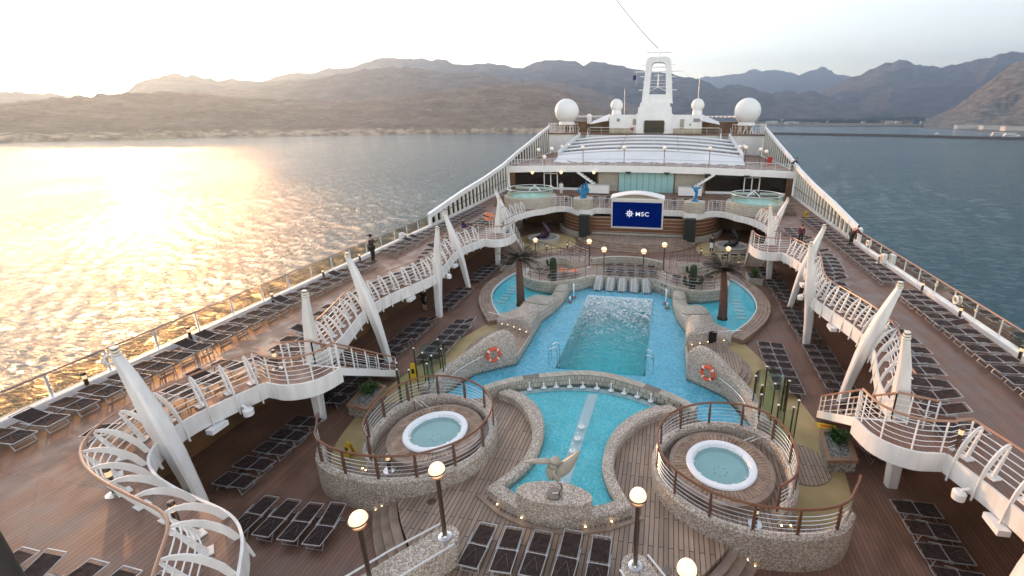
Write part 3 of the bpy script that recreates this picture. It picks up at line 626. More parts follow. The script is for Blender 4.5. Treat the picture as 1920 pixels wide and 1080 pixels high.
# pedestal with bird sculpture
pd = empty('sculpture_plinth', (0, 10.05, Z1), 'lens shaped pebble mosaic plinth at the near end of the shallow pool', 'plinth')
lens = [(1.1*math.cos(a), (.47 if math.sin(a) > 0 else .36)*math.sin(a)-.05) for a in [2*math.pi*i/40 for i in range(40)]]
MB().prism(lens, 0, .85).build('plinth_body', 'peb', pd)
bs = empty('bird_sculpture', (.02, 10.0, 1.4), 'smooth bronze coloured bird sculpture with spread wings on a curved steel stem', 'sculpture')
bs.scale = (1.1, 1.1, 1.16)
MB().lathe([(.2, 0), (.2, .03), (.02, .035)], n=20).build('base_disc', 'dsteel', bs)
MB().tube([(-.05, 0, .02), (.12, 0, .06), (.2, 0, .18), (.19, 0, .3), (.1, 0, .42), (.0, 0, .5)], [.02, .028, .03, .03, .028, .024], 8).build('stem', 'steel', bs, True)
def blob(pts, name, m, parent, n=12, fl=1.):
    P = spline([p[:3] for p in pts], 4); rr = [q[0] for q in spline([(p[3], 0, 0) for p in pts], 4)]
    return MB().tube(P, [max(r, .004) for r in rr], n).build(name, m, parent, True)
blob([(.0, 0, .44, .02), (-.03, 0, .52, .11), (-.05, -.02, .68, .15), (-.02, -.02, .84, .13), (.02, 0, .96, .10), (.04, 0, 1.04, .02)], 'body', 'bronze', bs, 14)
blob([(.03, -.02, .95, .02), (.05, -.03, 1.0, .11), (.06, -.04, 1.07, .12), (.05, -.04, 1.15, .03)], 'head', 'bronze', bs, 14)
blob([(.0, -.02, .98, .05), (-.2, -.03, .98, .075), (-.5, -.03, .93, .06), (-.78, -.03, .87, .012)], 'left_wing', 'bronze', bs)
blob([(.08, -.02, .55, .05), (.14, -.02, .66, .12), (.3, 0, .86, .16), (.5, .03, 1.1, .10), (.66, .05, 1.33, .012)], 'right_wing', 'bronze', bs)
blob([(.0, -.12, .82, .03), (.06, -.13, .7, .06), (.12, -.1, .58, .07), (.17, -.06, .5, .02)], 'folded_leg', 'bronze', bs)
# ------------------------------------------------------------------ hot tubs
TC = (4.85, 12.42)
for s in (-1, 1):
    n_ = SIDE[s]
    ring = spline([(6.25, 10.62), (6.75, 11.1), (7.02, 11.8), (7.1, 12.7), (6.95, 13.5), (6.5, 14.15), (5.8, 14.5), (4.9, 14.52), (4.1, 14.3), (3.4, 13.85), (2.9, 13.2), (2.68, 12.4), (2.8, 11.5), (3.2, 10.85), (3.8, 10.35), (4.5, 10.0), (5.5, 9.82), (6.5, 9.86), (7.3, 10.05), (7.9, 10.4), (8.3, 10.95)], 5)
    zt = [1.15 if i < len(ring)*.75 else 1.15-.18*((i-len(ring)*.75)/(len(ring)*.25)) for i in range(len(ring))]
    e = empty('hot_tub_enclosure', (0, 0, 0), f'round pebble mosaic wall and teak platform of the {n_} hot tub', 'hot tub enclosure', 'hot tub enclosures')
    rimseg(mir(ring, s), mir(offset(ring, .26), s), 0, 1.15, 'pebble_wall', 'peb', e, .07)
    zf = .72
    inner = [(6.25, 10.62), (6.75, 11.1), (7.02, 11.8), (7.1, 12.7), (6.95, 13.5), (6.5, 14.15), (5.8, 14.5), (4.9, 14.52), (4.1, 14.3), (3.4, 13.85), (2.9, 13.2), (2.68, 12.4), (2.8, 11.5), (3.2, 10.85), (3.8, 10.35), (4.5, 10.0), (5.5, 9.82), (6.1, 9.84)]
    MB().prism(mir(inner, s), .03, zf).build('platform', 'teak', e)
    for k in range(3):
        q = [(6.1+.35*k, 9.86+.02*k), (6.25+.45*k, 10.62+.25*k), (6.7+.45*k, 10.85+.25*k), (6.45+.4*k+.1, 9.9+.1*k)]
        MB().prism(mir(q, s), .02, zf-.18*(k+1)+.02).build('tread', 'teak', e)
    # round teak deck of radial boards
    rb = MB(); nb = 64
    for k in range(nb):
        a0 = 2*math.pi*(k+.06)/nb; a1 = 2*math.pi*(k+.94)/nb
        P4 = [(r*math.cos(a), r*math.sin(a)) for r, a in ((1.06, a0), (1.46, a0), (1.46, a1), (1.06, a1))]
        rb.prism([(s*TC[0]+x, TC[1]+y) for x, y in P4], zf+.2, zf+.3)
    rb.build('radial_boards', 'teak2', e)
    MB().lathe([(1.62, 0), (1.62, .275), (1.55, .295), (1.465, .295), (1.465, .19), (1.08, .19)], (s*TC[0], TC[1], zf), 56, cap=False).build('round_edge', 'teakb', e, True)
    t = empty('hot_tub', (s*TC[0], TC[1], zf), f'white acrylic hot tub with clear aqua water on the {n_} side of the shallow pool', 'hot tub', 'hot tubs')
    MB().lathe([(1.08, .28), (1.10, .33), (1.07, .37), (.96, .385), (.9, .37), (.86, .3), (.8, .12), (.62, .09), (.55, .03), (.01, .02)], n=56, cap=False).build('shell', 'tubwhite', t, True)
    MB().lathe([(.845, .26), (.01, .26)], n=40, cap=False).build('water', 'tubw', t)
    jt = MB()
    for k in range(10): jt.lathe([(.035, 0), (.035, .012), (.01, .014)], (.84*math.cos(k*.63), .84*math.sin(k*.63), .31), 8)
    for k in range(7): jt.lathe([(.025, 0), (.025, .02)], (.2*math.cos(k*.9), .2*math.sin(k*.9), .035), 8)
    jt.build('jets', 'alu', t)
    # railing on the wall
    top = offset(ring, .13)
    r_ = empty('hot_tub_railing', (0, 0, 0), f'brown wood capped railing curving round the {n_} hot tub', 'railing', 'hot tub railings')
    P3 = [(s*x, y, 1.12+.85) for x, y in top]; a = P3[-1]; P3 += [(a[0]+s*.15, a[1]+.22, a[2]+.03), (a[0]+s*.22, a[1]+.36, a[2]+.12)]
    MB().tube(P3, .036, 8).build('handrail', 'brown', r_, True)
    wires = MB()
    for k in range(5): wires.tube([(s*x, y, 1.18+.14*k) for x, y in top], .009, 4)
    wires.build('wires', 'steel', r_)
    for q in resamp([(x, y, 0) for x, y in top], 1.13):
        MB().loft([[(s*q[0]+a*w, q[1]+b*w*.8, z) for a, b in ((-1, -1), (1, -1), (1, 1), (-1, 1))] for z, w in ((1.12, .036), (1.5, .044), (1.95, .028))]).build('post', 'brownpost', r_)
    g_ = empty('grab_rail', (s*6.05, 13.55, zf), f'polished steel grab rail at the {n_} hot tub steps', 'grab rail', 'hot tub grab rails')
    for dx in (0, .22): MB().tube([(dx*s, 0, 0), (dx*s, 0, .62), (dx*s*1-.03*s, -.05, .68), (dx*s-.42*s, -.15, .52), (dx*s-.45*s, -.15, .38)], .02, 8).build('bar', 'steel', g_, True)
    # stepped entrance lights
    for k, q in enumerate(((6.3, 10.6), (6.62, 10.85))):
        tag(MB().ball((0, 0, 0), .026, 8, 6).build('step_light', 'led'), f'tiny step light at the {n_} hot tub entrance, {("inner","outer")[k]} one', 'step light', 'hot tub entrance lights').location = (s*q[0], q[1]-.04, .8-.2*k)
M_ = None
# ------------------------------------------------------------------ bulkhead walls with globe lamps
def globe_lamp(loc, h, r, label, group, pr=.055, cat='lamp', base=True, gm='globe'):
    e = empty('globe_lamp', loc, label, cat, group)
    MB().lathe([(pr, 0), (pr*.95, h-r*1.15)], n=14).build('post', 'dsteel', e, True)
    if base: MB().lathe([(pr*3.1, 0), (pr*3.1, .03), (pr*1.6, .06), (pr*1.3, .09)], n=20).build('base_plate', 'steel', e, True)
    MB().ball((0, 0, h), r, 24, 14).build('globe', gm, e, True)
    MB().lathe([(r*1.02, h-.04), (r*1.10, h-.035), (r*1.10, h-.01), (r*1.02, h-.005)], n=28, cap=False).build('ring', 'dsteel', e, True)
    MB().lathe([(r*.55, h-r*1.12), (r*.7, h-r*1.02), (r*.8, h-r*.8), (r*.3, h-r*.9)], n=20, cap=False).build('cup', 'copper', e, True)
    return e
for s in (-1, 1):
    n_ = SIDE[s]
    e = empty('stair_bulkhead', (0, 0, 0), f'round-ended pebble mosaic wall between the steps on the near {n_}', 'wall', 'near stair walls')
    a = Vector((2.42, 8.28)); d = Vector((.62, -.78)).normalized(); n = Vector((-d.y, d.x)); out = []
    for k in range(9):
        t = math.pi/2+math.pi*k/8; out.append(a+(d*math.cos(t)+n*math.sin(t))*.34)
    b = a+d*5
    poly = [tuple(q) for q in out]+[tuple(b-n*.34), tuple(b+n*.34)]
    MB().prism(mir(poly, s), 0, 1.32).build('wall_body', 'peb', e)
    for k in (-1, 1):
        p = [(s*q.x, q.y, z) for q, z in ((a+n*.40*k+d*-.05, 1.38), (a+n*.42*k+d*1.2, 1.45), (b+n*.42*k, 1.45))]
        MB().tube(p, .026, 8).build('handrail', 'alu', e, True)
    globe_lamp((s*2.42, 8.27, 1.32), 2.1, .19, f'lit opal globe lamp on the {n_} stair wall end nearest the bird plinth', 'near globe lamps')
    globe_lamp((s*3.45, 6.75, 1.32), 2.0, .19, f'lit opal globe lamp at the bottom edge of the view, {n_} one', 'near globe lamps')
for i, (x, y) in enumerate(((-3.75, 9.95), (3.2, 8.9))):
    MB().lathe([(.13, 0), (.13, .006), (.11, .008), (.02, .008)], (x, y, Z1+.002), 20).build('deck_drain', 'dsteel', label=f'round dark drain cover in the teak deck, {("left","right")[i]} one', cat='drain', group='deck drains')
for i, (x, y) in enumerate(((-1.75, 10.12), (-.9, 9.78), (.95, 9.78), (1.65, 10.08))):
    MB().ball((x, y-.03, .66), .024, 8, 6).build('plinth_light', 'led', label=f'tiny light at the foot of the pool rim, {ordn(i).replace("nearest","first")} from the left', cat='light', group='pool rim lights')
# ------------------------------------------------------------------ bollard lamps
def bollard(loc, h, label, group, lit=True):
    e = empty('bollard_lamp', loc, label, 'bollard lamp', group)
    MB().lathe([(.19, 0), (.19, .025), (.06, .03), (.055, .05)], n=20).build('base_plate', 'steel', e, True)
    MB().lathe([(.058, .03), (.058, h*.68)], n=14).build('post', 'dsteel', e, True)
    MB().lathe([(.062, h*.68), (.062, h*.88)], n=14).build('lens', 'cream', e, True)
    MB().lathe([(.07, h*.88), (.07, h), (.05, h+.02)], n=14).build('cap', 'dsteel', e, True)
bollard((-10.15, 6.9, H), .78, 'bronze bollard lamp on the left raised deck beside the two angled loungers', 'bollard lamps')
bollard((-7.6, 6.3, H), .78, 'bronze bollard lamp inside the near bend of the copper handrail', 'bollard lamps')
bollard((-10.9, 12.6, H), .78, 'bronze bollard lamp on the left raised deck by the near balcony', 'bollard lamps')
bollard((10.95, 12.0, H), .78, 'bronze bollard lamp on the right raised deck by the near balcony', 'bollard lamps')
bollard((-5.6, 10.75, .72), .62, 'lit bollard lamp on the teak platform of the left hot tub', 'bollard lamps')
bollard((5.6, 10.55, .72), .62, 'lit bollard lamp on the teak platform of the right hot tub', 'bollard lamps')
for s in (-1, 1):
    for k, y in enumerate((10.4, 13.9, 18.0, 21.5, 24.7, 30.0) if s < 0 else (14.2, 17.7, 21.5, 24.8, 30.0)):
        bollard((s*16.05, y, H+.0), .66, f'short bronze bollard lamp by the {SIDE[s]} glass railing, {ordn(k)}', 'rail side bollard lamps')
# ------------------------------------------------------------------ lifebuoy walls, rock walls, terraces
def fat_wall(stn, name, m, parent, r=.12):   # stations (ax,ay,bx,by,h)
    secs_ = []
    for ax, ay, bx, by, h in stn:
        u = Vector((bx-ax, by-ay)); l = u.length; u /= l; pt = lambda t, z: (ax+u.x*t*l, ay+u.y*t*l, z)
        secs_.append([pt(0, 0), pt(1, 0), pt(1, h-r*1.2), pt(1-r/l*.4, h-r*.4), pt(1-r/l*1.2, h), pt(r/l*1.2, h), pt(r/l*.4, h-r*.4), pt(0, h-r*1.2)])
    return MB().loft(secs_).build(name, m, parent, True)
for s in (-1, 1):
    n_ = SIDE[s]
    pth = spline([(4.02, 18.78), (4.3, 18.6), (4.7, 18.32), (5.15, 17.98), (5.6, 17.6), (6.0, 17.1), (6.25, 16.5), (6.35, 15.8), (6.38, 14.9)], 5)
    hs = [q[0] for q in spline([(1.5, 0), (1.84, 0), (1.86, 0), (1.66, 0), (1.33, 0), (1.1, 0), (1.02, 0), (1.0, 0), (1.05, 0)], 5)]
    of = offset(pth, .46)
    e = empty('lifebuoy_wall', (0, 0, 0), f'rising rounded pebble mosaic wall carrying a lifebuoy on the {n_} of the main pool', 'wall', 'lifebuoy walls')
    fat_wall([(s*a[0], a[1], s*b[0], b[1], h) for a, b, h in zip(pth, of, hs)], 'wall_body', 'peb', e)
    MB().tube([(s*(5.3-.02), 17.75, .98), (s*5.75, 17.30, .84), (s*6.1, 16.75, .74), (s*6.22, 16.3, .68)], .018, 6).build('handrail', 'steel', e, True)
    lb = empty('lifebuoy', (s*4.84, 17.98, .98), f'orange lifebuoy with pale bands on the {n_} mosaic wall', 'lifebuoy', 'lifebuoys')
    MB().tube([(.29*math.cos(a), 0, .29*math.sin(a)) for a in [2*math.pi*k/28 for k in range(28)]], .075, 10, closed=True).build('ring', 'buoy', lb, True)
    bd = MB()
    for k in range(4):
        a0 = math.pi/4+k*math.pi/2
        bd.tube([(.29*math.cos(a0+t), 0, .29*math.sin(a0+t)) for t in (-.12, 0, .12)], .079, 10)
    bd.build('bands', 'cream_cap', lb, True)
    lb.rotation_euler = (R(-6), 0, R(-37)*s)
    # semicircular teak platform with steps
    sc = empty('teak_platform', (0, 0, 0), f'half round teak platform with curved steps behind the {n_} lifebuoy wall', 'platform', 'half round teak platforms')
    for r, z, nm in ((2.15, .45, 'platform'), (2.38, .3, 'step'), (2.6, .15, 'step')):
        MB().prism(mir([(4.12, 18.9)]+[(4.45+r*math.cos(a), 20.05+r*math.sin(a)) for a in [R(-58+i*9) for i in range(15)]]+[(4.12, 21.6)], s), .005, z).build(nm, 'teak' if nm == 'platform' else 'teakb', sc)
    MB().box((min(s*4.03, s*4.13), 18.9, 0), (max(s*4.03, s*4.13), 21.5, .47)).build('pool_kerb', 'stone', sc)
    # pale stone wave wall and pebble wedge
    e = empty('rock_wall', (0, 0, 0), f'undulating stone wall dividing the main pool from the {n_} side pool', 'wall', 'undulating rock walls')
    st = [(3.42, 28.3, 4.25, 28.3, .8), (3.42, 27.5, 4.28, 27.6, .78), (3.46, 26.9, 4.34, 27.0, .60), (3.5, 26.3, 4.6, 26.65, .52), (3.6, 25.7, 5.0, 26.2, .78), (3.7, 25.1, 5.3, 25.5, .98), (3.85, 24.5, 5.5, 24.9, .95), (4.05, 23.9, 5.7, 24.3, .75), (4.2, 23.3, 5.9, 23.8, .6)]
    st = spline(st, 4); fat_wall([(s*a, b, s*c, d, h) for a, b, c, d, h in st], 'stone_wave', 'rock', e, .16)
    st = spline([(4.05, 21.35, 4.1, 23.35, 1.0), (4.3, 21.42, 4.35, 23.5, 1.28), (4.75, 21.65, 4.85, 23.6, 1.3), (5.3, 21.95, 5.4, 23.7, 1.0), (5.9, 22.3, 6.0, 23.75, .68), (6.45, 22.6, 6.5, 23.7, .55)], 4)
    fat_wall([(s*a, b, s*c, d, h) for a, b, c, d, h in st], 'pebble_wedge', 'peb', e, .16)
    MB().tube([(s*4.5, 21.45, 1.15), (s*5.0, 21.75, 1.12), (s*5.7, 22.1, 1.0), (s*6.3, 22.4, .98), (s*6.9, 22.6, .95)], .018, 6).build('handrail', 'steel', e, True)
    if s > 0:
        d = MB(); d.loft([[(5.22, 21.83, .45), (5.62, 22.06, .45), (5.62, 22.06, 1.05), (5.22, 21.83, 1.12)], [(5.2, 21.88, .45), (5.6, 22.11, .45), (5.6, 22.11, 1.05), (5.2, 21.88, 1.12)]]).build('hatch', 'black', e)
    for k in range(5):
        MB().ball((s*(4.35+k*.42), 21.42+k*.22, .53-.08*max(0, k-3)), .016, 8, 6).build('marker_light', 'led', e)
    # ladder rails of the main pool
    ld = empty('pool_ladder', (s*2.15, 19.1, 0), f'steel ladder rails at the near {n_} corner of the main pool', 'pool ladder', 'pool ladders')
    for dy in (0, .5):
        MB().tube([(s*-.06, dy, -.8), (s*-.06, dy, .75), (s*.0, dy, .98), (s*.12, dy, 1.0), (s*.3, dy, .85), (s*.36, dy, .6), (s*.36, dy, .03)], .022, 8).build('rail', 'steel', ld, True)
    tr = MB()
    for k in range(3): tr.box((min(s*-.12, 0), 0, -.6+k*.25), (max(s*-.12, 0), .5, -.57+k*.25))
    tr.build('treads', 'steel', ld)
    # tall fountain plumes
    for k, (x, y, hh) in enumerate(((3.0, 27.6, .95), (3.1, 26.9, .3))):
        j = empty('fountain_jet', (s*x, y, .15), f'{("tall white fountain plume","low bubbling fountain nozzle")[k]} by the {n_} rock wall', 'fountain', 'fountain jets')
        MB().lathe([(.16, -.02), (.18, .02), (.08, .05)], n=14).build('nozzle', 'dsteel', j)
        MB().lathe([(.03, .03), (.035, hh*.4), (.06, hh*.75), (.07, hh*.92), (.01, hh+.05)], n=10).build('water_plume', 'spray', j, True)
# terraces behind the main pool
TF = [(7.2, 30.6), (7.1, 29.7), (6.8, 28.97), (6.15, 28.42), (5.4, 28.12), (4.7, 28.08), (4.2, 28.22), (3.6, 28.55), (2.9, 29.05), (2.4, 29.6), (2.0, 29.82), (1.2, 29.88), (0, 29.9)]
tfull = spline(mir(TF, -1)[:-1]+TF[::-1], 5)
te = empty('terrace', (0, 0, 0), 'stone fronted sun terrace with two round bays behind the main pool', 'terrace')
MB().wall(tfull, .28, .02, .86).build('stone_front', 'rock', te, True)
MB().wall(offset(tfull, -.02), .33, .862, .90).build('coping', 'stone', te, True)
ZT = .70
tp = offset(tfull, .2)
MB().prism(tp+[(7.4, 33.6), (5.5, 34.8), (3.2, 35.2), (0, 35.3), (-3.2, 35.2), (-5.5, 34.8), (-7.4, 33.6)], .02, ZT).build('terrace_floor', 'teak', te)
# scalloped waterfall
wf = empty('waterfall', (0, 29.8, 0), 'row of five scalloped stone shells spilling water into the main pool', 'waterfall')
for k in range(5):
    x = -1.55+k*.775; w = .36; sec = []
    for i in range(9):
        t = i/8; zz = .80*max(0., math.cos(t*math.pi/2))**.75+.14; dep = .12+.55*t; ww = w*(.1+.92*math.sin(t*math.pi/2)**.75)
        sec.append([(x+(k-2)*.07*t+ww*c, -dep*(1-c*c*.55), zz-.02*abs(c)) for c in [-1+j/6 for j in range(13)]]+[(x+(k-2)*.07*t+ww*c, .1, zz) for c in (1, 0, -1)])
    MB().loft(sec).build('shell', 'wetrock', wf, True)
    m2 = MB()
    for c in (-.5, .5):
        m2.tube([(x+w*c*.6, -.15*(1-c*c*.5), .97), (x+w*c*.8+(k-2)*.04, -.48, .62), (x+w*c+(k-2)*.07, -.72, .16)], [.008, .014, .022], 6)
    m2.build('water_strand', 'spray', wf, True)
plain_rail('terrace_railing', offset(tfull, .16)[8:-8], .86, .85, 'brown post railing with wires along the terrace front above the waterfall', hm='brownpost', pm='brownpost', nrail=3, step=.85, hr=.028)
for s in (-1, 1):
    n_ = SIDE[s]
    plain_rail('bay_railing', [(s*x, y) for x, y in ((7.2, 30.6), (7.3, 31.6), (7.0, 32.7), (6.3, 33.5), (5.3, 33.9), (4.0, 33.7), (3.2, 33.0))], ZT, .9, f'brown post railing round the back of the {n_} terrace bay', hm='brownpost', pm='brownpost', nrail=2, step=.85, group='terrace bay railings', hr=.028)
    plain_rail('walkway_railing', [(s*x, y) for x, y in ((9.0, 37.8), (8.0, 37.6), (7.0, 37.0), (6.0, 36.2), (5.0, 35.8), (4.0, 35.6), (3.2, 35.3))], .02, 1.0, f'brown post railing of the ramp behind the {n_} terrace bay', hm='brownpost', pm='brownpost', nrail=3, step=.8, group='ramp railings', hr=.028)
    plain_rail('stage_step_railing', [(s*x, y) for x, y in ((5.8, 39.0), (4.6, 37.6), (3.4, 36.6))], .02, .95, f'brown railing at the {n_} end of the stage steps', hm='brownpost', pm='brownpost', nrail=3, step=.7, group='stage step railings', hr=.028)
    a_ = MB(); pts = [(s*x, y) for x, y in spline([(6.6, 31.5), (6.2, 32.4), (5.4, 32.9), (4.6, 32.8), (3.9, 32.2)], 5)]
    a_.wall(pts, .25, ZT, ZT+.55, s).build('bay_wall', 'stone', label=f'low curved grey wall closing the {n_} terrace bay', cat='wall', group='terrace bay walls')
    globe_lamp((s*2.75, 32.25, ZT), 2.03, .19, f'lit globe lamp on the terrace, outer {n_} post behind the sunbeds', 'terrace globe lamps', .04)
    globe_lamp((s*1.37, 30.3, ZT), 2.03, .19, f'lit globe lamp on the terrace, inner {n_} post beside the sunbeds', 'terrace globe lamps', .04)
    globe_lamp((s*7.5, 34.4, 0), 2.05, .19, f'lit globe lamp half hidden behind the {n_} palm crown', 'terrace globe lamps', .04)
    for k, (x, y) in enumerate(((7.6, 38.2), (5.9, 39.0), (8.6, 36.0))):
        bollard((s*x, y, 0), .7, f'small lit post light beyond the terrace on the {n_}, {("outer","stage side","stair side")[k]} one', 'small post lights')
MB().wall(spline([(-2.6, 32.9), (-1.6, 33.6), (-.6, 33.9), (.6, 33.9), (1.6, 33.6), (2.6, 32.9)], 4), .3, ZT, ZT+.45).build('terrace_back_wall', 'rock', label='curved grey stone wall behind the terrace sunbeds', cat='wall')
# ------------------------------------------------------------------ stage
stg = empty('stage', (0, 0, 0), 'semicircular teak stage with curved steps below the big screen', 'stage')
for r, z in ((0, .5), (.32, .36), (.64, .22), (.96, .1)):
    pts = [(5.0*math.sin(a)*(1+r*.12), 43.5-(3.55+r)*math.cos(a)) for a in [R(-88+i*8) for i in range(23)]]
    MB().prism(pts+[(5.2, 44), (-5.2, 44)], .005, z).build('stage_floor' if r == 0 else 'step', 'teak' if r == 0 else 'teakb', stg)
MB().wall([(-4.4, 43.35), (4.4, 43.35)], .1, .5, .7).build('white_kerb', 'stone', stg)
sw = empty('slatted_stage_wall', (0, 0, 0), 'curved brown wooden stage wall with pale horizontal strips', 'wall')
wp = spline([(-8.2, 47.5), (-7.7, 46.0), (-6.9, 44.9), (-6.0, 44.1), (-4.6, 43.6), (-2.5, 43.55), (0, 43.6), (2.5, 43.55), (4.6, 43.6), (6.0, 44.1), (6.9, 44.9), (7.7, 46), (8.2, 47.5)], 4)
MB().wall(wp, .2, .02, 2.2).build('brown_boards', 'slat', sw, True)
for k in range(5): MB().wall(offset(wp, -.012), .03, .75+k*.34, .79+k*.34, -1).build('pale_strip', 'stone', sw, True)
MB().wall(offset(wp, -.03), .35, .01, .5, -1).build('plinth', 'stone', sw, True)
for s in (-1, 1):
    n_ = SIDE[s]
    p = empty('speaker_column', (s*5.0, 42.75, .3), f'tall dark speaker column on the {n_} of the stage', 'speaker', 'stage speaker columns')
    MB().box((-.5, -.3, 0), (.5, .4, 2.15)).build('grille', 'speaker', p); MB().box((-.56, -.2, -.28), (.56, .45, 0)).build('foot', 'stone', p); MB().box((-.55, -.1, .01), (-.505, .4, 2.1)).build('trim', 'brownpost', p); MB().box((.505, -.1, .01), (.55, .4, 2.1)).build('trim', 'brownpost', p)
    q = empty('stone_pedestal', (s*5.4, 44.5, H), f'round pale stone pedestal under the {n_} blue statue', 'pedestal', 'round stone pedestals')
    MB().lathe([(1.0, 0), (1.0, 1.02), (.97, 1.05)], n=32).build('drum', 'stone', q, True)
    MB().lathe([(.97, 1.051), (.01, 1.052)], n=32, cap=False).build('top', 'stone', q)
    b = empty('blue_statue', (s*5.4, 44.5, H+1.05), ('bright blue flame-like statue on the left stone pedestal' if s < 0 else 'slim bright blue figure-like statue on the right stone pedestal'), 'statue')
    MB().box((-.3, -.25, 0), (.3, .25, .12)).build('foot', 'bluest', b)
    if s < 0:
        for k, (a0, a1, top) in enumerate(((-.32, -.5, 1.15), (-.15, -.18, 1.35), (.02, .1, 1.45), (.2, .33, 1.7), (.3, .5, 1.2))):
            blob([(a0*.3, 0, .1, .1), (a0*.8, 0, .5, .13), (a1, (k % 2)*.1, top*.62, .14), (a1*.7, 0, top, .02)], 'flame', 'bluest', b, 8)
    else:
        blob([(-.1, 0, .1, .14), (.02, 0, .5, .15), (.1, 0, .85, .17), (-.02, 0, 1.15, .2), (.05, 0, 1.4, .05)], 'torso', 'bluest', b, 10)
        blob([(-.1, 0, 1.15, .08), (-.3, 0, 1.3, .07), (-.4, 0, 1.5, .02)], 'arm', 'bluest', b, 8); blob([(.1, 0, 1.15, .08), (.35, 0, 1.28, .09), (.5, 0, 1.3, .02)], 'arm', 'bluest', b, 8)
    # round basin with dark dolphin-like sculpture
    bx, by = s*8.75, 41.5
    q = empty('round_basin', (bx, by, 0), f'low round stone basin below the {n_} balcony overhang', 'basin', 'round stone basins')
    MB().lathe([(1.55, .0), (1.55, .46), (1.25, .46), (1.2, .34)], n=36, cap=False).build('rim', 'stone', q, True)
    MB().lathe([(1.22, .33), (.01, .33)], n=30, cap=False).build('bed', 'gravel', q)
    d = empty('dark_sculpture', (bx-s*.0, by, .33), ('dark purple leaping form sculpture in the left basin' if s < 0 else 'near black leaping form sculpture in the right basin'), 'sculpture')
    mm = 'purple' if s < 0 else 'black'
    blob([(-.7, 0, .0, .12), (-.35, 0, .12, .22), (.1, 0, .25, .26), (.45, 0, .6, .24), (.3, 0, 1.0, .2), (.05, 0, 1.35, .13), (-.1, 0, 1.62, .03)], 'body', mm, d, 10)
    blob([(.3, 0, .9, .05), (-.05, .1, 1.05, .07), (-.3, .1, 1.0, .01)], 'fin', mm, d, 6); blob([(.1, 0, 1.45, .04), (.3, 0, 1.62, .05), (.42, 0, 1.72, .01)], 'tail', mm, d, 6); blob([(-.1, 0, .2, .1), (-.25, .1, .5, .1), (-.3, .1, .68, .02)], 'fin', mm, d, 6)
    # small raised spa
    q = empty('raised_spa', (s*11.2, 45.75, H), f'stone clad round spa with green glass screen, far {n_} corner', 'spa', 'raised stone spas')
    MB().lathe([(2.75, 0), (2.68, .95), (2.5, 1.0), (2.0, 1.0), (1.95, .85)], n=40, cap=False).build('stone_wall', 'stone', q, True)
    MB().lathe([(1.98, .88), (.01, .88)], n=36, cap=False).build('water', 'spawater', q)
    MB().lathe([(2.38, 1.0), (2.38, 1.68)], n=40, cap=False).build('glass_screen', 'gglass', q, True)
    MB().tube([(2.38*math.cos(a), 2.38*math.sin(a), 1.7) for a in [2*math.pi*k/40 for k in range(40)]], .03, 6, closed=True).build('cap_rail', 'alu', q, True)
    for a in range(5): MB().tube([(-.6, 1.5, 1.2), (0, 1.6, 1.75), (.6, 1.5, 1.2)], .06, 6).build('white_grab_frame', 'white', q, True) if a == 0 else None
    stp = MB()
    for k in range(6): stp.box((min(s*2.5, s*3.5), -1.6+k*.3, k*.16), (max(s*2.5, s*3.5), -1.2+k*.3, k*.16+.05))
    stp.build('steps', 'darkbrown', q)
    # white front parapet rail
    plain_rail('parapet_railing', [(s*x, y) for x, y in ((8.75, 44.9), (8.3, 45.25), (7.4, 45.42), (6.7, 45.05))], H, 1.0, f'white curved railing between the {n_} spa and the stone pedestal', hm='white', group='white parapet railings', nrail=4, step=.45, hr=.02)
    plain_rail('parapet_railing', [(s*4.35, 45.05), (s*2.6, 45.05)], H, 1.0, f'short white railing between the {n_} stone pedestal and the screen', hm='white', group='white parapet railings', nrail=4, step=.5, hr=.02)
# screen
sc = empty('screen', (0, 43.5, 0), 'large blue outdoor screen showing a white compass emblem and lettering above the stage', 'screen')
MB().box((-2.5, -.05, 1.15), (2.5, .7, 3.95)).build('casing', 'alu', sc)
MB().box((-2.36, -.075, 1.33), (2.34, -.052, 3.72)).build('display', 'screenblue', sc)
lg = MB()
for k in range(16):
    a = k*math.pi/8; r1 = .40 if k % 2 == 0 else .30; w = .05
    if k % 4 == 0: r1 = .44
    c_, s_ = math.cos(a), math.sin(a)
    lg.add([(-.72+c_*.20-s_*w, -.08, 2.62+s_*.20+c_*w), (-.72+c_*r1, -.08, 2.62+s_*r1), (-.72+c_*.20+s_*w, -.08, 2.62+s_*.20-c_*w)], [(0, 1, 2)])
for a0, r0, r1 in ((0, .17, .215), (0, .02, .1)):
    nn = 28
    vs = [(-.72+math.cos(2*math.pi*k/nn)*r, -.081, 2.62+math.sin(2*math.pi*k/nn)*r) for r in (r0, r1) for k in range(nn)]
    lg.add(vs, [(k, (k+1) % nn, nn+(k+1) % nn, nn+k) for k in range(nn)])
lg.build('compass_emblem', 'screenwhite', sc)
fc = bpy.data.curves.new('t', 'FONT'); fc.body = 'MSC'; fc.size = .56; fc.extrude = .002; fc.space_character = 1.15; fc.offset = .004
fo = bpy.data.objects.new('t', fc); C.objects.link(fo); bpy.context.view_layer.update()
me = bpy.data.meshes.new_from_object(fo.evaluated_get(bpy.context.evaluated_depsgraph_get())); bpy.data.objects.remove(fo)
lt = bpy.data.objects.new('lettering', me); C.objects.link(lt); me.materials.clear(); me.materials.append(M['screenwhite']); lt.parent = sc; lt.location = (-.16, -.085, 2.41); lt.rotation_euler = (R(90), 0, 0); lt.scale = (1.12, 1, 1)
cn = empty('screen_canopy', (0, 43.6, 0), 'white arched canopy above the blue screen', 'canopy')
arc = [(x, 0) for x in [-2.55+5.1*i/20 for i in range(21)]]
zz = lambda x: .5*math.cos(x/2.55*math.pi/2)
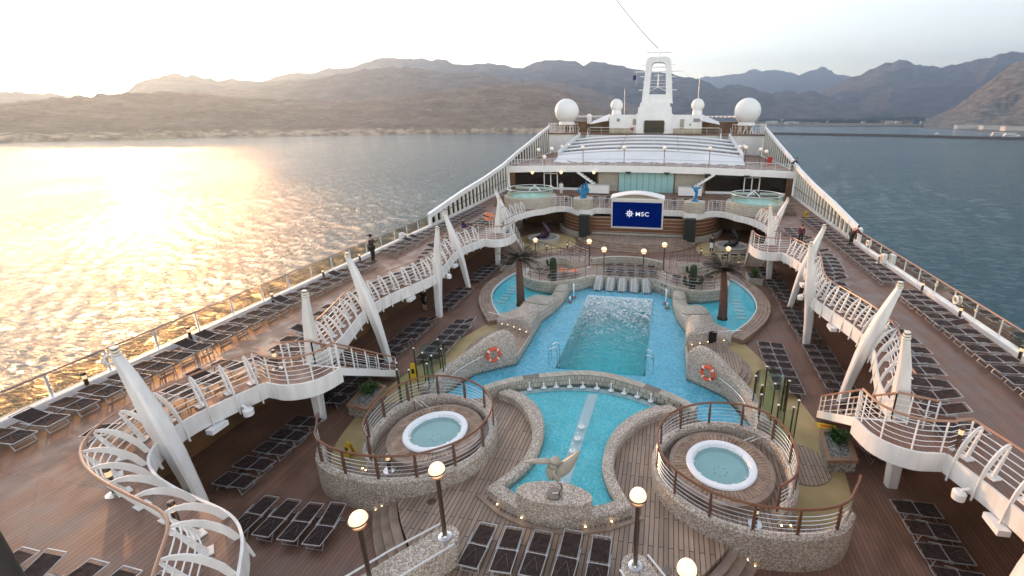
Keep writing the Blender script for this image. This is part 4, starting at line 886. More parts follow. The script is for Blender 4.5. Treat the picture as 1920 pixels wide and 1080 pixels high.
MB().loft([[(x, -.5-.25*math.cos(x/2.55*1.5), 4.15+zz(x)), (x, 1.1, 4.25+zz(x)*.8), (x, 1.1, 4.17+zz(x)*.8), (x, -.5-.25*math.cos(x/2.55*1.5), 4.05+zz(x))] for x, _ in arc]).build('arched_top', 'white', cn, True)
MB().loft([[(x, -.35, 3.97), (x, .9, 3.97), (x, .9, 4.12), (x, -.35, 4.12)] for x in (-2.5, 2.5)]).build('lower_bar', 'white', cn)
MB().loft([[(x, -.3, 4.05+.02), (x, .6, 4.05+.02), (x, .6, 4.06+zz(x)*.96), (x, -.3, 4.02+zz(x)*.96)] for x, _ in arc[2:-2]]).build('cream_panel', 'stone', cn)
# ------------------------------------------------------------------ planters, palms, cacti
def plant(parent, n, r, h, m='leaf', z0=0., seed=1, name='foliage'):
    rnd = random.Random(seed); mb = MB()
    for i in range(n):
        a = rnd.uniform(0, 6.28); q = rnd.uniform(0, r*.45); L_ = h*rnd.uniform(.5, 1.); sp = rnd.uniform(.2, 1.)*r; w = .03+.03*rnd.random()
        c, s_ = math.cos(a), math.sin(a); b = Vector((c*q, s_*q, z0)); pr = None; sec = []
        for j in range(4):
            t = j/3; p = b+Vector((c*sp*t, s_*sp*t, L_*math.sin(t*1.9)*.95)); ww = w*(1-t*.9)+.003
            sec.append([p+Vector((-s_*ww, c*ww, 0)), p+Vector((0, 0, .008)), p-Vector((-s_*ww, c*ww, 0))])
        mb.loft(sec, False)
    return mb.build(name, m, parent)
for s in (-1, 1):
    n_ = SIDE[s]
    e = empty('planter_box', (s*9.1, 14.75, 0), f'timber rimmed stone planter box by the {n_} near pillar', 'planter', 'planter boxes near the pillars')
    oq = [(-.62*s, -.98), (.42*s, -.82), (.62*s, .92), (-.38*s, .70)]; iq = [(x*.72, y*.8) for x, y in oq]
    MB().prism([(x*.93, y*.95) for x, y in oq], 0, .42).build('stone_body', 'gravelbox', e)
    rm = MB(); k = 4
    rm.add([(x, y, z) for z in (.42, .55) for P_ in (oq, iq) for x, y in P_], [(i, (i+1) % 4, 8+(i+1) % 4, 8+i) for i in range(4)]+[(4+i, 12+i, 12+(i+1) % 4, 4+(i+1) % 4) for i in range(4)]+[(8+i, 8+(i+1) % 4, 12+(i+1) % 4, 12+i) for i in range(4)]+[(i, 4+i, 4+(i+1) % 4, (i+1) % 4) for i in range(4)])
    rm.build('timber_rim', 'rimwood', e)
    MB().prism(iq, .40, .45).build('pebble_fill', 'gravel', e)
    pl = empty('potted_shrub', (s*9.2, 15.0, .45), f'low green leafy plant growing in the {n_} planter', 'plant', 'planter shrubs')
    plant(pl, 120, .38, .42, seed=3+s)
    if s > 0:
        w = empty('caution_board', (9.0, 15.6, .58), 'yellow caution board lying across the right planter', 'caution sign')
        MB().box((-.33, -.1, -.015), (.33, .1, .015)).build('board', 'yplastic', w); w.rotation_euler = (R(35), 0, R(-8)); MB().box((-.2, -.05, .016), (.2, .05, .018)).build('marking', 'orange', w)
    e = empty('stone_planter', (s*9.3, 33.0, 0), f'square stone planter at the foot of the far {n_} stairs', 'planter', 'far stone planters')
    MB().box((-.5, -.7, 0), (.5, .7, .5)).build('stone_body', 'stone', e); MB().box((-.42, -.6, .5), (.42, .6, .52)).build('soil', 'black', e)
    pl = empty('round_bush', (s*9.3, 33.0, .5), f'small dark bush in the far {n_} stone planter', 'plant', 'far planter bushes'); plant(pl, 90, .3, .55, seed=9+s)
    # artificial palm
    p = empty('palm_tree', (s*6.35 if s > 0 else -6.1, 25.95, .06), f'artificial palm with brown ringed trunk standing in the {n_} side pool', 'palm tree', 'artificial palms')
    lean = Vector((-.12*s*0+ (.0 if s < 0 else -.18), 0, 0)); Ht = 3.05; sec = []
    for k in range(31):
        t = k/30; r = (.27-.10*t)*(1.06 if k % 2 else .97) if k > 1 else .33-.03*k
        sec.append([(lean.x*t*t+r*math.cos(2*math.pi*j/16), r*math.sin(2*math.pi*j/16), Ht*t) for j in range(16)])
    MB().loft(sec).build('trunk', 'palmtrunk', p, True)
    rnd = random.Random(5+s); fr = MB()
    for i in range(60):
        a = rnd.uniform(0, 6.28); up = rnd.choice([rnd.uniform(.45, 1.5), rnd.uniform(.7, 1.3), rnd.uniform(-.1, .6)]); Lf = rnd.uniform(1.2, 1.65); d = Vector((math.cos(a), math.sin(a), 0)); sp = []
        for j in range(9):
            t = j/8; sp.append(Vector((lean.x, 0, Ht))+d*Lf*t*math.cos(up*.8)+Vector((0, 0, Lf*(math.sin(up)*t-.42*t*t))))
        fr.tube(sp, [.022*(1-t*.8/8) for t in range(9)], 4)
        sd_ = Vector((-d.y, d.x, 0))
        for j in range(1, 17):
            t = j/16; u = t*8; k = min(int(u), 7); q = sp[k].lerp(sp[k+1], u-k); ll = .27*math.sin(math.pi*min(1, t*.85+.12))+.04
            for sg_ in (-1, 1):
                tip = q+sd_*sg_*ll+d*ll*.5+Vector((0, 0, -.03-.06*rnd.random())); w_ = d*.03
                fr.add([q-w_, q+w_, tip], [(0, 1, 2)])
    fr.build('fronds', 'frond', p)
    # cactus
    c = empty('cactus', (s*4.68, 28.9, ZT), f'tall dark saguaro style cactus in the {n_} terrace bay', 'cactus', 'saguaro style cacti')
    def rib(pts, name):
        P_ = spline([q[:3] for q in pts], 5); rr = [q[0] for q in spline([(q[3], 0) for q in pts], 5)]; secs_ = []
        for i, q in enumerate(P_):
            a_ = Vector(P_[max(i-1, 0)]); b_ = Vector(P_[min(i+1, len(P_)-1)]); d_ = (b_-a_).normalized(); u_ = Vector((0, 1, 0)); x_ = d_.cross(u_).normalized(); y_ = d_.cross(x_)
            secs_.append([Vector(q)+(x_*math.cos(2*math.pi*j/24)+y_*math.sin(2*math.pi*j/24))*rr[i]*(1 if j % 2 else .84) for j in range(24)])
        MB().loft(secs_).build(name, 'cactus', c)
    rib([(0, 0, 0, .19), (0, 0, .5, .23), (0, 0, 1.2, .24), (0, 0, 1.6, .2), (0, 0, 1.72, .03)], 'stem')
    if s > 0: rib([(.2, 0, .45, .1), (.48, 0, .5, .12), (.58, 0, .75, .13), (.58, 0, 1.02, .04)], 'arm'); rib([(-.2, 0, .35, .1), (-.46, 0, .38, .13), (-.52, 0, .65, .14), (-.52, 0, .95, .04)], 'arm'); rib([(-.1, 0, 1.15, .07), (-.38, 0, 1.22, .08), (-.42, 0, 1.45, .09), (-.42, 0, 1.6, .03)], 'arm')
    else: rib([(-.15, 0, 1.1, .06), (-.36, 0, 1.2, .07), (-.4, 0, 1.45, .08), (-.4, 0, 1.55, .02)], 'arm')
# ------------------------------------------------------------------ glass shower screens
for s in (-1, 1):
    for k, pts in enumerate(([(6.43, 16.2), (6.5, 16.6), (6.8, 16.95), (7.2, 16.95), (7.5, 16.6), (7.62, 16.05)], [(6.42, 14.95), (6.45, 15.4), (6.7, 15.7), (7.05, 15.75)], [(6.88, 14.4), (7.2, 14.3), (7.5, 14.45), (7.65, 14.8)])):
        e = empty('glass_screen', (0, 0, 0), f'curved greenish glass shower screen with steel posts, {("far","middle","near")[k]} one on the {SIDE[s]}', 'glass screen', 'shower glass screens')
        sp = spline(pts, 4); g_ = MB(); P_ = mir(sp, s); g_.add([(x, y, z) for z in (.12, 2.0) for x, y in P_], [(i, i+1, len(P_)+i+1, len(P_)+i) for i in range(len(P_)-1)]); g_.build('glass', 'gglass', e, True)
        for q in (0, len(sp)//2, len(sp)-1):
            MB().lathe([(.028, 0), (.028, 2.08)], (P_[q][0], P_[q][1], 0), 10).build('post', 'dsteel', e, True); MB().ball((P_[q][0], P_[q][1], 2.1), .045, 10, 6, .6).build('post_cap', 'alu', e, True)
    MB().lathe([(1.02, .0), (1.02, .03), (.01, .031)], (s*7.75, 14.1, .01), 40).build('round_teak_pad', 'teak', label=f'round dark teak floor pad beside the {SIDE[s]} shower screens', cat='floor pad', group='round teak pads')
    yf = [(6.2, 22.6), (6.98, 23.24), (7.65, 21.79), (8.18, 20.17), (8.78, 17.86), (9.15, 15.65), (9.17, 14.08), (8.95, 12.63), (8.5, 11.6), (7.9, 11.2), (7.0, 11.3), (7.0, 14.3), (6.2, 15.2), (6.2, 17), (6.0, 18)]
    MB().prism(mir(spline(yf, 3, True), s), .001, .012).build('yellow_deck_area', 'yellow', kind='structure')
    MB().lathe([(3.1, .0), (3.1, .012), (.01, .013)], (s*8.7, 41.2, .0), 40, 1., 1.15).build('yellow_basin_surround', 'yellow', kind='structure')
# wet floor signs
def wetsign(loc, rz, label, h=.55):
    e = empty('wet_floor_sign', loc, label, 'wet floor sign', 'yellow wet floor signs', R(rz))
    for sg_ in (-1, 1):
        MB().loft([[(-.15, sg_*.16, 0), (.15, sg_*.16, 0), (.15, sg_*.145, 0), (-.15, sg_*.145, 0)], [(-.10, sg_*.02, h), (.10, sg_*.02, h), (.10, sg_*.005, h), (-.10, sg_*.005, h)]]).build('panel', 'yplastic', e)
    MB().box((-.06, -.118, h*.42), (.06, -.112, h*.72)).build('pictogram', 'black', e)
wetsign((-7.95, 11.9, .012), -20, 'yellow wet floor sign on the yellow deck by the left hot tub')
wetsign((-8.3, 16.9, .012), 10, 'yellow wet floor sign by the left glass shower screens', .8)
wetsign((15.05, 43.0, H), 30, 'yellow wet floor sign on the far right raised deck', .75)
# ------------------------------------------------------------------ rear part of the raised deck, top deck, house and mast
rw = empty('rear_wall', (0, 56.0, 0), 'dark glazed rear wall with white framed doors under the top deck', 'wall')
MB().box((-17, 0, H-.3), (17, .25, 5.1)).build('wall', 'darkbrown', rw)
MB().box((-16.2, -.04, H+.35), (-5.8, -.01, 5.0)).build('window_band', 'dark', rw); MB().box((7.2, -.04, H+.35), (16.2, -.01, 5.0)).build('window_band', 'dark', rw)
MB().box((-5.6, -.05, H), (-3.2, -.01, 5.1)).build('white_panel', 'stone', rw); MB().box((3.6, -.05, H), (7.0, -.01, 5.1)).build('white_panel', 'stone', rw)
MB().box((-16.2, -.12, H+.02), (-5.8, -.05, H+.3)).build('sill', 'white', rw); MB().box((7.2, -.12, H+.02), (16.2, -.05, H+.3)).build('sill', 'white', rw)
aq = MB(); fr = MB()
for k in range(9): aq.box((-3.1+k*.73, -.25+.06*(k % 2), H), (-3.1+k*.73+.7, -.2+.06*(k % 2), 5.1))
aq.build('aqua_panels', 'aquawall', rw)
for x in (-11.6, 12.4):
    d = MB(); d.box((x-.9, -.14, H), (x-.78, -.05, 5.0)); d.box((x+.78, -.14, H), (x+.9, -.05, 5.0)); d.box((x-.06, -.14, H), (x+.06, -.05, 5.0)); d.box((x-.9, -.14, 4.72), (x+.9, -.05, 4.82))
    dd = d.build('door', 'white', rw); MB().box((x-.72, -.09, H+.1), (x+.72, -.06, 4.7)).build('pane', 'dark', dd)
for s in (-1, 1):
    b = empty('bar_counter', (s*5.3, 53.6, H), f'white service counter against the rear wall, {SIDE[s]} one', 'counter', 'service counters')
    MB().box((-1.3, -.4, .12), (1.3, .4, 1.05)).build('cabinet', 'white', b); MB().box((-1.35, -.45, 1.05), (1.35, .45, 1.1)).build('worktop', 'alu', b)
    for x in (-1.1, 1.1): MB().box((x-.06, -.3, 0), (x+.06, .3, .12)).build('leg', 'black', b)
    t = empty('open_staircase', (s*6.0, 54.9, H), f'white open staircase rising to the top deck behind the {SIDE[s]} counter', 'staircase', 'open stairs to the top deck')
    for dy in (-.35, .35): MB().bar((s*-2.0*-1, dy, 2.4), (s*-1.5, dy, 0), .06, .22).build('stringer', 'white', t)
    tr = MB()
    for k in range(9): tr.box((s*(-1.3+k*.37)-.14, -.34, .2+k*.25), (s*(-1.3+k*.37)+.14, .34, .24+k*.25))
    tr.build('treads', 'dsteel', t)
ZB = lambda x: 4.86+.33*(1-(x/16.9)**2)
bx_ = [-16.9+33.8*i/24 for i in range(25)]
tb = empty('top_deck_edge', (0, 55, 0), 'long white edge beam of the top deck above the rear wall', 'deck edge beam')
MB().loft([[(x, 0, ZB(x)), (x, .3, ZB(x)), (x, .3, ZB(x)+.75), (x, 0, ZB(x)+.75)] for x in bx_]).build('beam', 'white', tb)
MB().loft([[(x, .3, ZB(x)+.45), (x, 23.2, ZB(x)+.45), (x, 23.2, ZB(x)+.72), (x, .3, ZB(x)+.72)] for x in bx_]).build('top_deck', 'deck', None, kind='structure').location = (0, 55, 0)
tr_ = [(x, 55.12, ZB(x)+.75) for x in bx_]
plain_rail('top_deck_railing', tr_, 0, .78, 'long white railing with thin steel rails along the front of the top deck', hm='alu', nrail=4, step=1.5)
for i, x in enumerate((-13.6, -10.0, -6.0)):
    g = empty('beam_lamp', (x, 54.75, ZB(x)-.02), f'lit globe lamp hanging on the top deck beam, {("left","middle","right")[i]} of three', 'lamp', 'globe lamps on the beam')
    MB().ball((0, 0, 0), .2, 16, 10).build('globe', 'globe', g, True); MB().lathe([(.12, -.3), (.18, -.2), (.08, -.2)], n=12).build('bracket', 'dsteel', g); MB().bar((0, 0, .1), (0, .25, .25), .05).build('arm', 'dsteel', g)
for i, x in enumerate((-1.9, 2.6, 7.2, 11.6)):
    g = empty('floodlight', (x, 54.8, ZB(x)+.1), f'small dark floodlight on the top deck beam, {ordn(i).replace("nearest","first")} from the left', 'floodlight', 'floodlights on the beam')
    MB().box((-.28, -.12, -.22), (.28, .05, .0)).build('head', 'black', g); MB().bar((-.3, .0, .05), (0, .1, -.45), .04).build('yoke', 'black', g); MB().bar((.3, .0, .05), (0, .1, -.45), .04).build('yoke', 'black', g)
def zf_(x, y): return ZB(x)+.72
for i, (x, y, h) in enumerate(((-7.75, 57.2, 2.0), (-2.65, 57.2, 1.95), (2.2, 57.2, 1.95), (7.5, 57.2, 2.05), (-14.2, 60, 1.6), (-12.9, 62, 1.6), (-12.6, 57, .9), (-12.4, 66, 1.6), (-11.9, 68, 1.7), (12.1, 66, 1.9), (12.7, 64.5, 1.9), (14.0, 61.5, 1.9), (14.3, 59.5, 1.8), (13.1, 69, 1.8))):
    globe_lamp((x, y, zf_(x, y)), h, .24, f'pale globe lamp {("before the white roof","beside the roof edge")[i>3]}, {ordn(i).replace("nearest", "first")} from the left front', 'top deck globe lamps', .05, base=False, gm='globe_off_glow')
# sliding white roof
ro = empty('sliding_roof', (0, 0, 0), 'wide white arched sliding roof in stepped bands behind the top deck', 'roof')
def rz(k, x): return 6.5+k*.34+.68*(1-(x/12.1)**2)
ys = [62.2, 65.0, 67.8, 70.6, 73.4, 76.2]
xs = [-1+2*i/24 for i in range(25)]
wk = lambda k: 12.0-.03*k
MB().loft([[(q*12.0, 58.6, 5.6), (q*wk(0), 62.2, rz(0, q*wk(0)))][::1]+[(q*wk(0), 62.5, 5.6)] for q in xs]).build('sloping_front', 'awning', ro, True)
for k in range(5):
    w = wk(k)
    MB().loft([[(q*w, ys[k], rz(k, q*w)-.1), (q*w, ys[k], rz(k, q*w)+.12), (q*w*.985, ys[k+1]+.2, rz(k, q*w)+.16), (q*w*.985, ys[k+1]+.2, rz(k, q*w)-.1)] for q in xs]).build('roof_band', 'awning', ro, True)
    MB().tube([(q*w, ys[k]-.03, rz(k, q*w)-.02) for q in xs], .045, 6).build('seam', 'seam', ro)
    for x in (-.33, .33): MB().bar((x*w, ys[k], rz(k, x*w)+.15), (x*w*.985, ys[k+1], rz(k, x*w)+.19), .07, .04).build('joint', 'seam', ro)
for s in (-1, 1): MB().loft([[(s*wk(0), 62.2, 5.6), (s*(wk(0)+.15), 62.2, 5.6), (s*(wk(0)+.15), 62.2, 7.0), (s*wk(0), 62.2, 7.0)], [(s*wk(5), 77.5, 5.6), (s*(wk(5)+.15), 77.5, 5.6), (s*(wk(5)+.15), 77.5, 8.9), (s*wk(5), 77.5, 8.9)]]).build('side_wall', 'awning', ro)
# house behind the roof
ho = empty('deck_house', (0, 78, 0), 'white upper deck house with dark rounded window below the mast', 'deck house')
MB().box((-17.6, .2, 5.4), (17.6, 1, 8.78)).build('lower_front', 'white', ho)
MB().box((-17.8, 0, 8.6), (17.8, 14, 8.8)).build('upper_floor', 'deck', ho)
MB().box((-7.4, 2, 8.8), (7.8, 7, 11.75)).build('house_block', 'white', ho)
tw = [(-2.85, 1.2), (3.05, 1.2), (3.05, 4), (-2.85, 4)]
MB().prism(tw, 7.8, 11.9).build('tower_base', 'white', ho)
MB().loft([[(x*sx_+.1*(1-sx_), y, z) for x, y in ((-2.6, 1.25), (2.8, 1.25), (2.8, 5), (-2.6, 5))] for z, sx_ in ((11.9, 1.02), (12.9, 1.0), (12.95, .92), (13.6, .88))]).build('tower_top', 'white', ho)
c_ = [(-1.55, 8.85), (1.75, 8.85)]; rr_ = .3; po = []
for cx_, cz_, a0 in ((1.75-rr_, 8.85+rr_, -90), (1.75-rr_, 10.85-rr_, 0), (-1.55+rr_, 10.85-rr_, 90), (-1.55+rr_, 8.85+rr_, 180)):
    for i in range(6): a = R(a0+i*18); po.append((cx_+rr_*math.cos(a), cz_+rr_*math.sin(a)))
wdw = MB(); wdw.loft([[(x, yy, z) for x, z in po] for yy in (1.12, 1.19)]).build('window', 'dark', ho)
MB().tube([(x, 1.12, z) for x, z in po], .06, 6, closed=True).build('window_frame', 'seam', ho)
for x, z, w, h, m_ in ((-5.9, 10.9, .5, .5, 'seam'), (-3.5, 9.5, .55, .6, 'red'), (-3.2, 10.6, .6, .9, 'stone'), (4.6, 10.3, .7, 1.5, 'stone'), (6.9, 10.9, 1.0, .55, 'seam'), (5.9, 10.2, .3, .25, 'seam')):
    MB().box((x-w/2, 1.93, z-h/2), (x+w/2, 1.99, z+h/2)).build('fitting', m_, ho)
for s in (-1, 1):
    MB().box((min(s*8, s*16.5), 6.5, 8.8), (max(s*8, s*16.5), 6.8, 10.6)).build('back_screen', 'darkbrown', ho)
    MB().loft([[(s*7.6, 1.5, 10.9), (s*7.6, 4.5, 11.9), (s*7.6, 4.5, 11.8), (s*7.6, 1.5, 10.8)], [(s*10.6, 1.5, 10.3), (s*10.6, 4.5, 10.7), (s*10.6, 4.5, 10.6), (s*10.6, 1.5, 10.2)]]).build('sail_awning', 'awning', ho)
    pr_ = MB()
    for k in range(12): pr_.box((s*(8.5+k*.72)-.04, 7, 11.3), (s*(8.5+k*.72)+.04, 11, 11.5))
    pr_.box((min(s*8, s*17.2), 7, 11.5), (max(s*8, s*17.2), 7.1, 11.6)); pr_.build('pergola_slats', 'white', ho)
    t = empty('top_stairs', (s*11.4, 75.0, 0), f'steep white stairs up to the {SIDE[s]} end of the deck house', 'staircase', 'stairs to the deck house')
    for x in (-.75, .75): MB().bar((x, -.3, 6.1), (x, 3.0, 8.75), .1, .25).build('stringer', 'white', t); MB().bar((x, -.3, 7.0), (x, 3.0, 9.7), .05).build('handrail', 'white', t)
    tr = MB()
    for k in range(11): tr.box((-.7, -.2+k*.29, 6.2+k*.235), (.7, .1+k*.29, 6.25+k*.235))
    tr.build('treads', 'rimwood', t)
    plain_rail('upper_railing', [(s*10.4 if 1 else 0, 78.05), (s*3.2, 78.05)], 8.8, .95, f'white railing with dark glass along the deck house front, {SIDE[s]} half', hm='white', group='deck house railings', nrail=1, step=1.9)
    gp = MB(); gp.add([(s*3.2, 78.06, 8.82), (s*10.4, 78.06, 8.82), (s*10.4, 78.06, 9.65), (s*3.2, 78.06, 9.65)], [(0, 1, 2, 3)]); o = gp.build('glass_band', 'bglass', label=f'smoked glass band along the {SIDE[s]} half of the deck house front', cat='glass panel', group='deck house glass bands')
    plain_rail('wing_railing', [(s*12.4, 78.05), (s*17.4, 78.05), (s*17.7, 79), (s*17.7, 84)], 8.8, 1.5, f'tall white picket railing round the {SIDE[s]} wing of the deck house', hm='white', group='wing railings', nrail=2, step=.45, post=.05)
    rd = empty('large_radome', (s*14.9, 81, 8.8), f'large white satellite dome on the {SIDE[s]} wing', 'radome', 'large satellite domes')
    MB().ball((0, 0, 3.5), 2.05, 32, 20).build('dome', 'radome', rd, True); MB().lathe([(1.35, 1.3), (1.3, 1.75)], n=28).build('collar', 'white', rd)
    lgs = MB()
    for k in range(6): a = k*math.pi/3; lgs.bar((1.1*math.cos(a), 1.1*math.sin(a), 0), (1.1*math.cos(a+.5), 1.1*math.sin(a+.5), 1.4), .1)
    lgs.build('support_frame', 'white', rd)
    rd = empty('small_radome', (s*6.9+ .25, 84, 11.75), f'smaller white satellite dome {SIDE[s]} of the mast', 'radome', 'small satellite domes')
    MB().ball((0, 0, 1.55), 1.08, 26, 16).build('dome', 'radome', rd, True); MB().lathe([(.86, -.1), (.82, .5), (.7, .9)], n=24).build('pedestal', 'white', rd, True)
    MB().lathe([(.03, 0), (.02, 4.2)], (s*-1.3 if s < 0 else 0, .5, 0 if s < 0 else 2.2), 6).build('whip_antenna', 'alu', rd)
M_rad = None
rd = empty('tiny_radome', (-11.3, 83, 10.6), 'tiny white dome beside the left large satellite dome', 'radome')
MB().ball((0, 0, .9), .42, 16, 10).build('dome', 'radome', rd, True); MB().lathe([(.4, -.3), (.4, .8)], n=16).build('base', 'white', rd, True)
# mast
ms = empty('radar_mast', (.35, 82, 13.55), 'white arch shaped radar mast with crossbars and antennas', 'mast')
def mo(w0, w1, h, r, z0=0):
    pts = [(-w0, z0)]; 
    for i in range(6): a = R(180-i*18); pts.append((-w1+r+r*math.cos(a), h-r+r*math.sin(a)))
    for i in range(6): a = R(90-i*18); pts.append((w1-r+r*math.cos(a), h-r+r*math.sin(a)))
    pts.append((w0, z0)); return pts
o_ = mo(2.55, 2.0, 7.1, .9); i_ = mo(1.45, 1.15, 6.3, .7)
fr = MB(); n = len(o_); 
fr.loft([[(o_[k][0], -.9, o_[k][1]), (o_[k][0], 1.1, o_[k][1]), (i_[k][0], 1.1, i_[k][1]), (i_[k][0], -.9, i_[k][1])] for k in range(n)])
fr.build('arch_frame', 'white', ms, True)
MB().box((-2.6, -1.2, 0), (2.6, 1.3, .12)).build('base_plate', 'white', ms)
MB().box((-1.5, -.7, .12), (1.5, .9, 1.4)).build('lower_panel', 'white', ms)
cb = MB()
for z, w, t in ((2.6, 1.45, .1), (3.1, 1.4, .05), (3.6, 1.4, .05), (4.9, 1.25, .14), (5.6, 1.15, .12)): cb.bar((-w, 0, z), (w, 0, z), t)
cb.bar((-1.4, 0, 1.95), (0, 0, 2.55), .08); cb.bar((1.4, 0, 1.95), (0, 0, 2.55), .08); cb.build('inner_crossbars', 'white', ms)
ap2 = MB()
for z, w in ((2.1, 3.1), (4.15, 2.9), (4.9, 3.9), (5.9, 2.8), (3.3, 2.5)):
    for sg_ in (-1, 1): ap2.bar((sg_*1.9, -.3, z), (sg_*w, -.3, z), .09, .12)
ap2.build('antenna_arms', 'white', ms)
MB().bar((-1.9, -.5, 7.75), (1.9, -.5, 7.75), .2, .14).build('radar_bar', 'white', ms); MB().bar((-.7, .2, 4.35), (.75, .2, 4.35), .1).build('radar_bar', 'white', ms)
MB().bar((0, 0, 2.7), (0, 0, 4.6), .25).build('inner_post', 'white', ms)
MB().lathe([(.2, 7.0), (.12, 8.0), (.07, 8.9)], n=8).build('top_post', 'alu', ms); MB().bar((-.55, 0, 8.5), (.55, 0, 8.5), .08).build('top_crossbar', 'alu', ms)
aw_ = MB(); aw_.lathe([(.02, 8.5), (.015, 9.8)], (-.5, 0, 0), 5); aw_.lathe([(.02, 8.5), (.015, 9.9)], (.5, 0, 0), 5); aw_.build('whip_antennas', 'alu', ms)
fg = empty('flag', (-3.2, 81.5, 17.3), 'small dark flag hanging left of the radar mast', 'flag')
MB().loft([[(0, 0, 0), (0, .02, 0), (0, .02, .75), (0, 0, .75)], [(-.2, .1, -.1), (-.2, .12, -.1), (-.2, .12, .65), (-.2, .1, .65)], [(-.55, 0, -.15), (-.55, .02, -.15), (-.55, .02, .6), (-.55, 0, .6)]]).build('cloth', 'cloth_blue', fg)
MB().tube([(0, 0, -1), (0, 0, 1.2)], .015, 5).build('halyard', 'alu', fg)
# cables from the mast over the deck
def wire(p0, p1, sag, n=30): return [tuple(Vector(p0).lerp(Vector(p1), i/n)-Vector((0, 0, sag*4*(i/n)*(1-i/n)))) for i in range(n+1)]
cw = empty('light_string', (0, 0, 0), 'dark beaded light cable running from the mast head out of the top of the view', 'cable')
P_ = wire((.2, 81.8, 21.9), (-8.4, 40, 28.4), .8, 60); MB().tube(P_, .035, 5).build('cable', 'black', cw)
bd = MB()
for q in resamp(P_, .5): bd.ball(q, .07, 6, 4)
bd.build('lamps', 'black', cw)
for i, (a, b) in enumerate((((-1.2, 81, 20.8), (-14.2, 39, 28.6)), ((-.6, 81, 20.8), (-13.2, 39, 28.2)))):
    MB().tube(wire(a, b, .3), .016, 4).build('stay_wire', 'alu', label=f'thin grey stay wire left of the beaded cable, {("outer","inner")[i]} one', cat='wire', group='stay wires')
# ------------------------------------------------------------------ sun loungers
def make_lounger(name='sun_lounger', cloth='mesh', back=0.0):
    """head end at +y, foot at -y, origin at the middle on the floor"""
    W_, L2, h = .27, .64, .27
    root = empty(name, (0, 0, 0), 'x', 'sun lounger')
    f = MB(); r = .017
    for sx in (-1, 1): f.bar((sx*W_, -L2, h), (sx*W_, L2*.25, h), .02, .026)
    f.bar((-W_, -L2, h), (W_, -L2, h), .022); f.bar((-W_, -.02, h+.012), (W_, -.02, h+.012), .022)
    hb = h+math.sin(back)*.62
    for sx in (-1, 1): f.bar((sx*(W_-.025), -.0, h+.015), (sx*(W_-.025), .62*math.cos(back)+.02, hb+.03), .018)
    f.bar((-W_+.025, .62*math.cos(back)+.02, hb+.03), (W_-.025, .62*math.cos(back)+.02, hb+.03), .022)
    def cloth_(y0, y1, z0, z1, w, nm, sag):
        m_ = MB(); ny, nx = 7, 5
        for t_ in (0, .008):
            for j in range(ny):
                for i in range(nx):
                    u = i/(nx-1)*2-1; v = j/(ny-1)
                    m_.v.append((u*w, y0+(y1-y0)*v, z0+(z1-z0)*v-sag*(1-u*u)*math.sin(math.pi*v)+.004*math.sin(9*v+3*u)+t_))
        for t_ in (0, 1):
            o0 = t_*ny*nx
            m_.f += [(o0+j*nx+i, o0+j*nx+i+1, o0+(j+1)*nx+i+1, o0+(j+1)*nx+i) for j in range(ny-1) for i in range(nx-1)]
        return m_.build(nm, cloth, root)
    cloth_(-L2+.03, -.03, h+.01, h+.01, W_-.012, 'seat', .02)
    cloth_(.03, .56*math.cos(back)+.0, h+.03, h+.03+math.sin(back)*.55, W_-.035, 'backrest', .02)
    for y0, y1 in ((-.42, -.56), (.34, .42)):
        g_ = MB()
        for sx in (-1, 1): g_.bar((sx*(W_-.03), y0, h), (sx*(W_-.03), y1, 0), .02)
        g_.bar((-W_+.03, y1, .02), (W_-.03, y1, .02), .02); g_.bar((-W_+.03, (y0+y1)/2, h*.5), (W_-.03, (y0+y1)/2, h*.5), .018)
        g_.build('leg', 'lalu', root)
    a = f
    for sx in (-1, 1): a.bar((sx*(W_+.012), -.02, h+.03), (sx*(W_+.012), .26, h+.055), .02, .025); a.box((sx*W_-.03, -.06, h-.03), (sx*W_+.03, .02, h+.03))
    f.build('frame', 'lalu', root)
    ss = MB(); ss.tube([(0, -.12, h+.022), (-.17, -.5, h+.02)], .0014, 4); ss.tube([(0, -.12, h+.022), (.17, -.5, h+.02)], .0014, 4); ss.build('seam_cords', 'lalu', root)
    return root
proto = make_lounger(); proto_t = make_lounger(back=.3); proto_up = make_lounger(back=.5); proto_or = make_lounger(cloth='orange', back=.25)
used = set()
def put(x, y, z, rz, label, group, src=None):
    src = src or (proto_t if random.random() < .14 else proto); j = random.uniform(-.06, .06); x += random.uniform(-.03, .03); y += random.uniform(-.03, .03)
    if src.name not in used:
        used.add(src.name); src.location = (x, y, z); src.rotation_euler = (0, 0, rz+j); src['label'] = label; src['group'] = group; return src
    return copy_tree(src, (x, y, z), rz+j, label, group)
PI = math.pi
def interp(pts, y):
    pts = sorted(pts)
    if y <= pts[0][0]: return pts[0][1]
    for (a, va), (b, vb) in zip(pts, pts[1:]):
        if a <= y <= b: return va+(vb-va)*(y-a)/(b-a)
    return pts[-1][1]
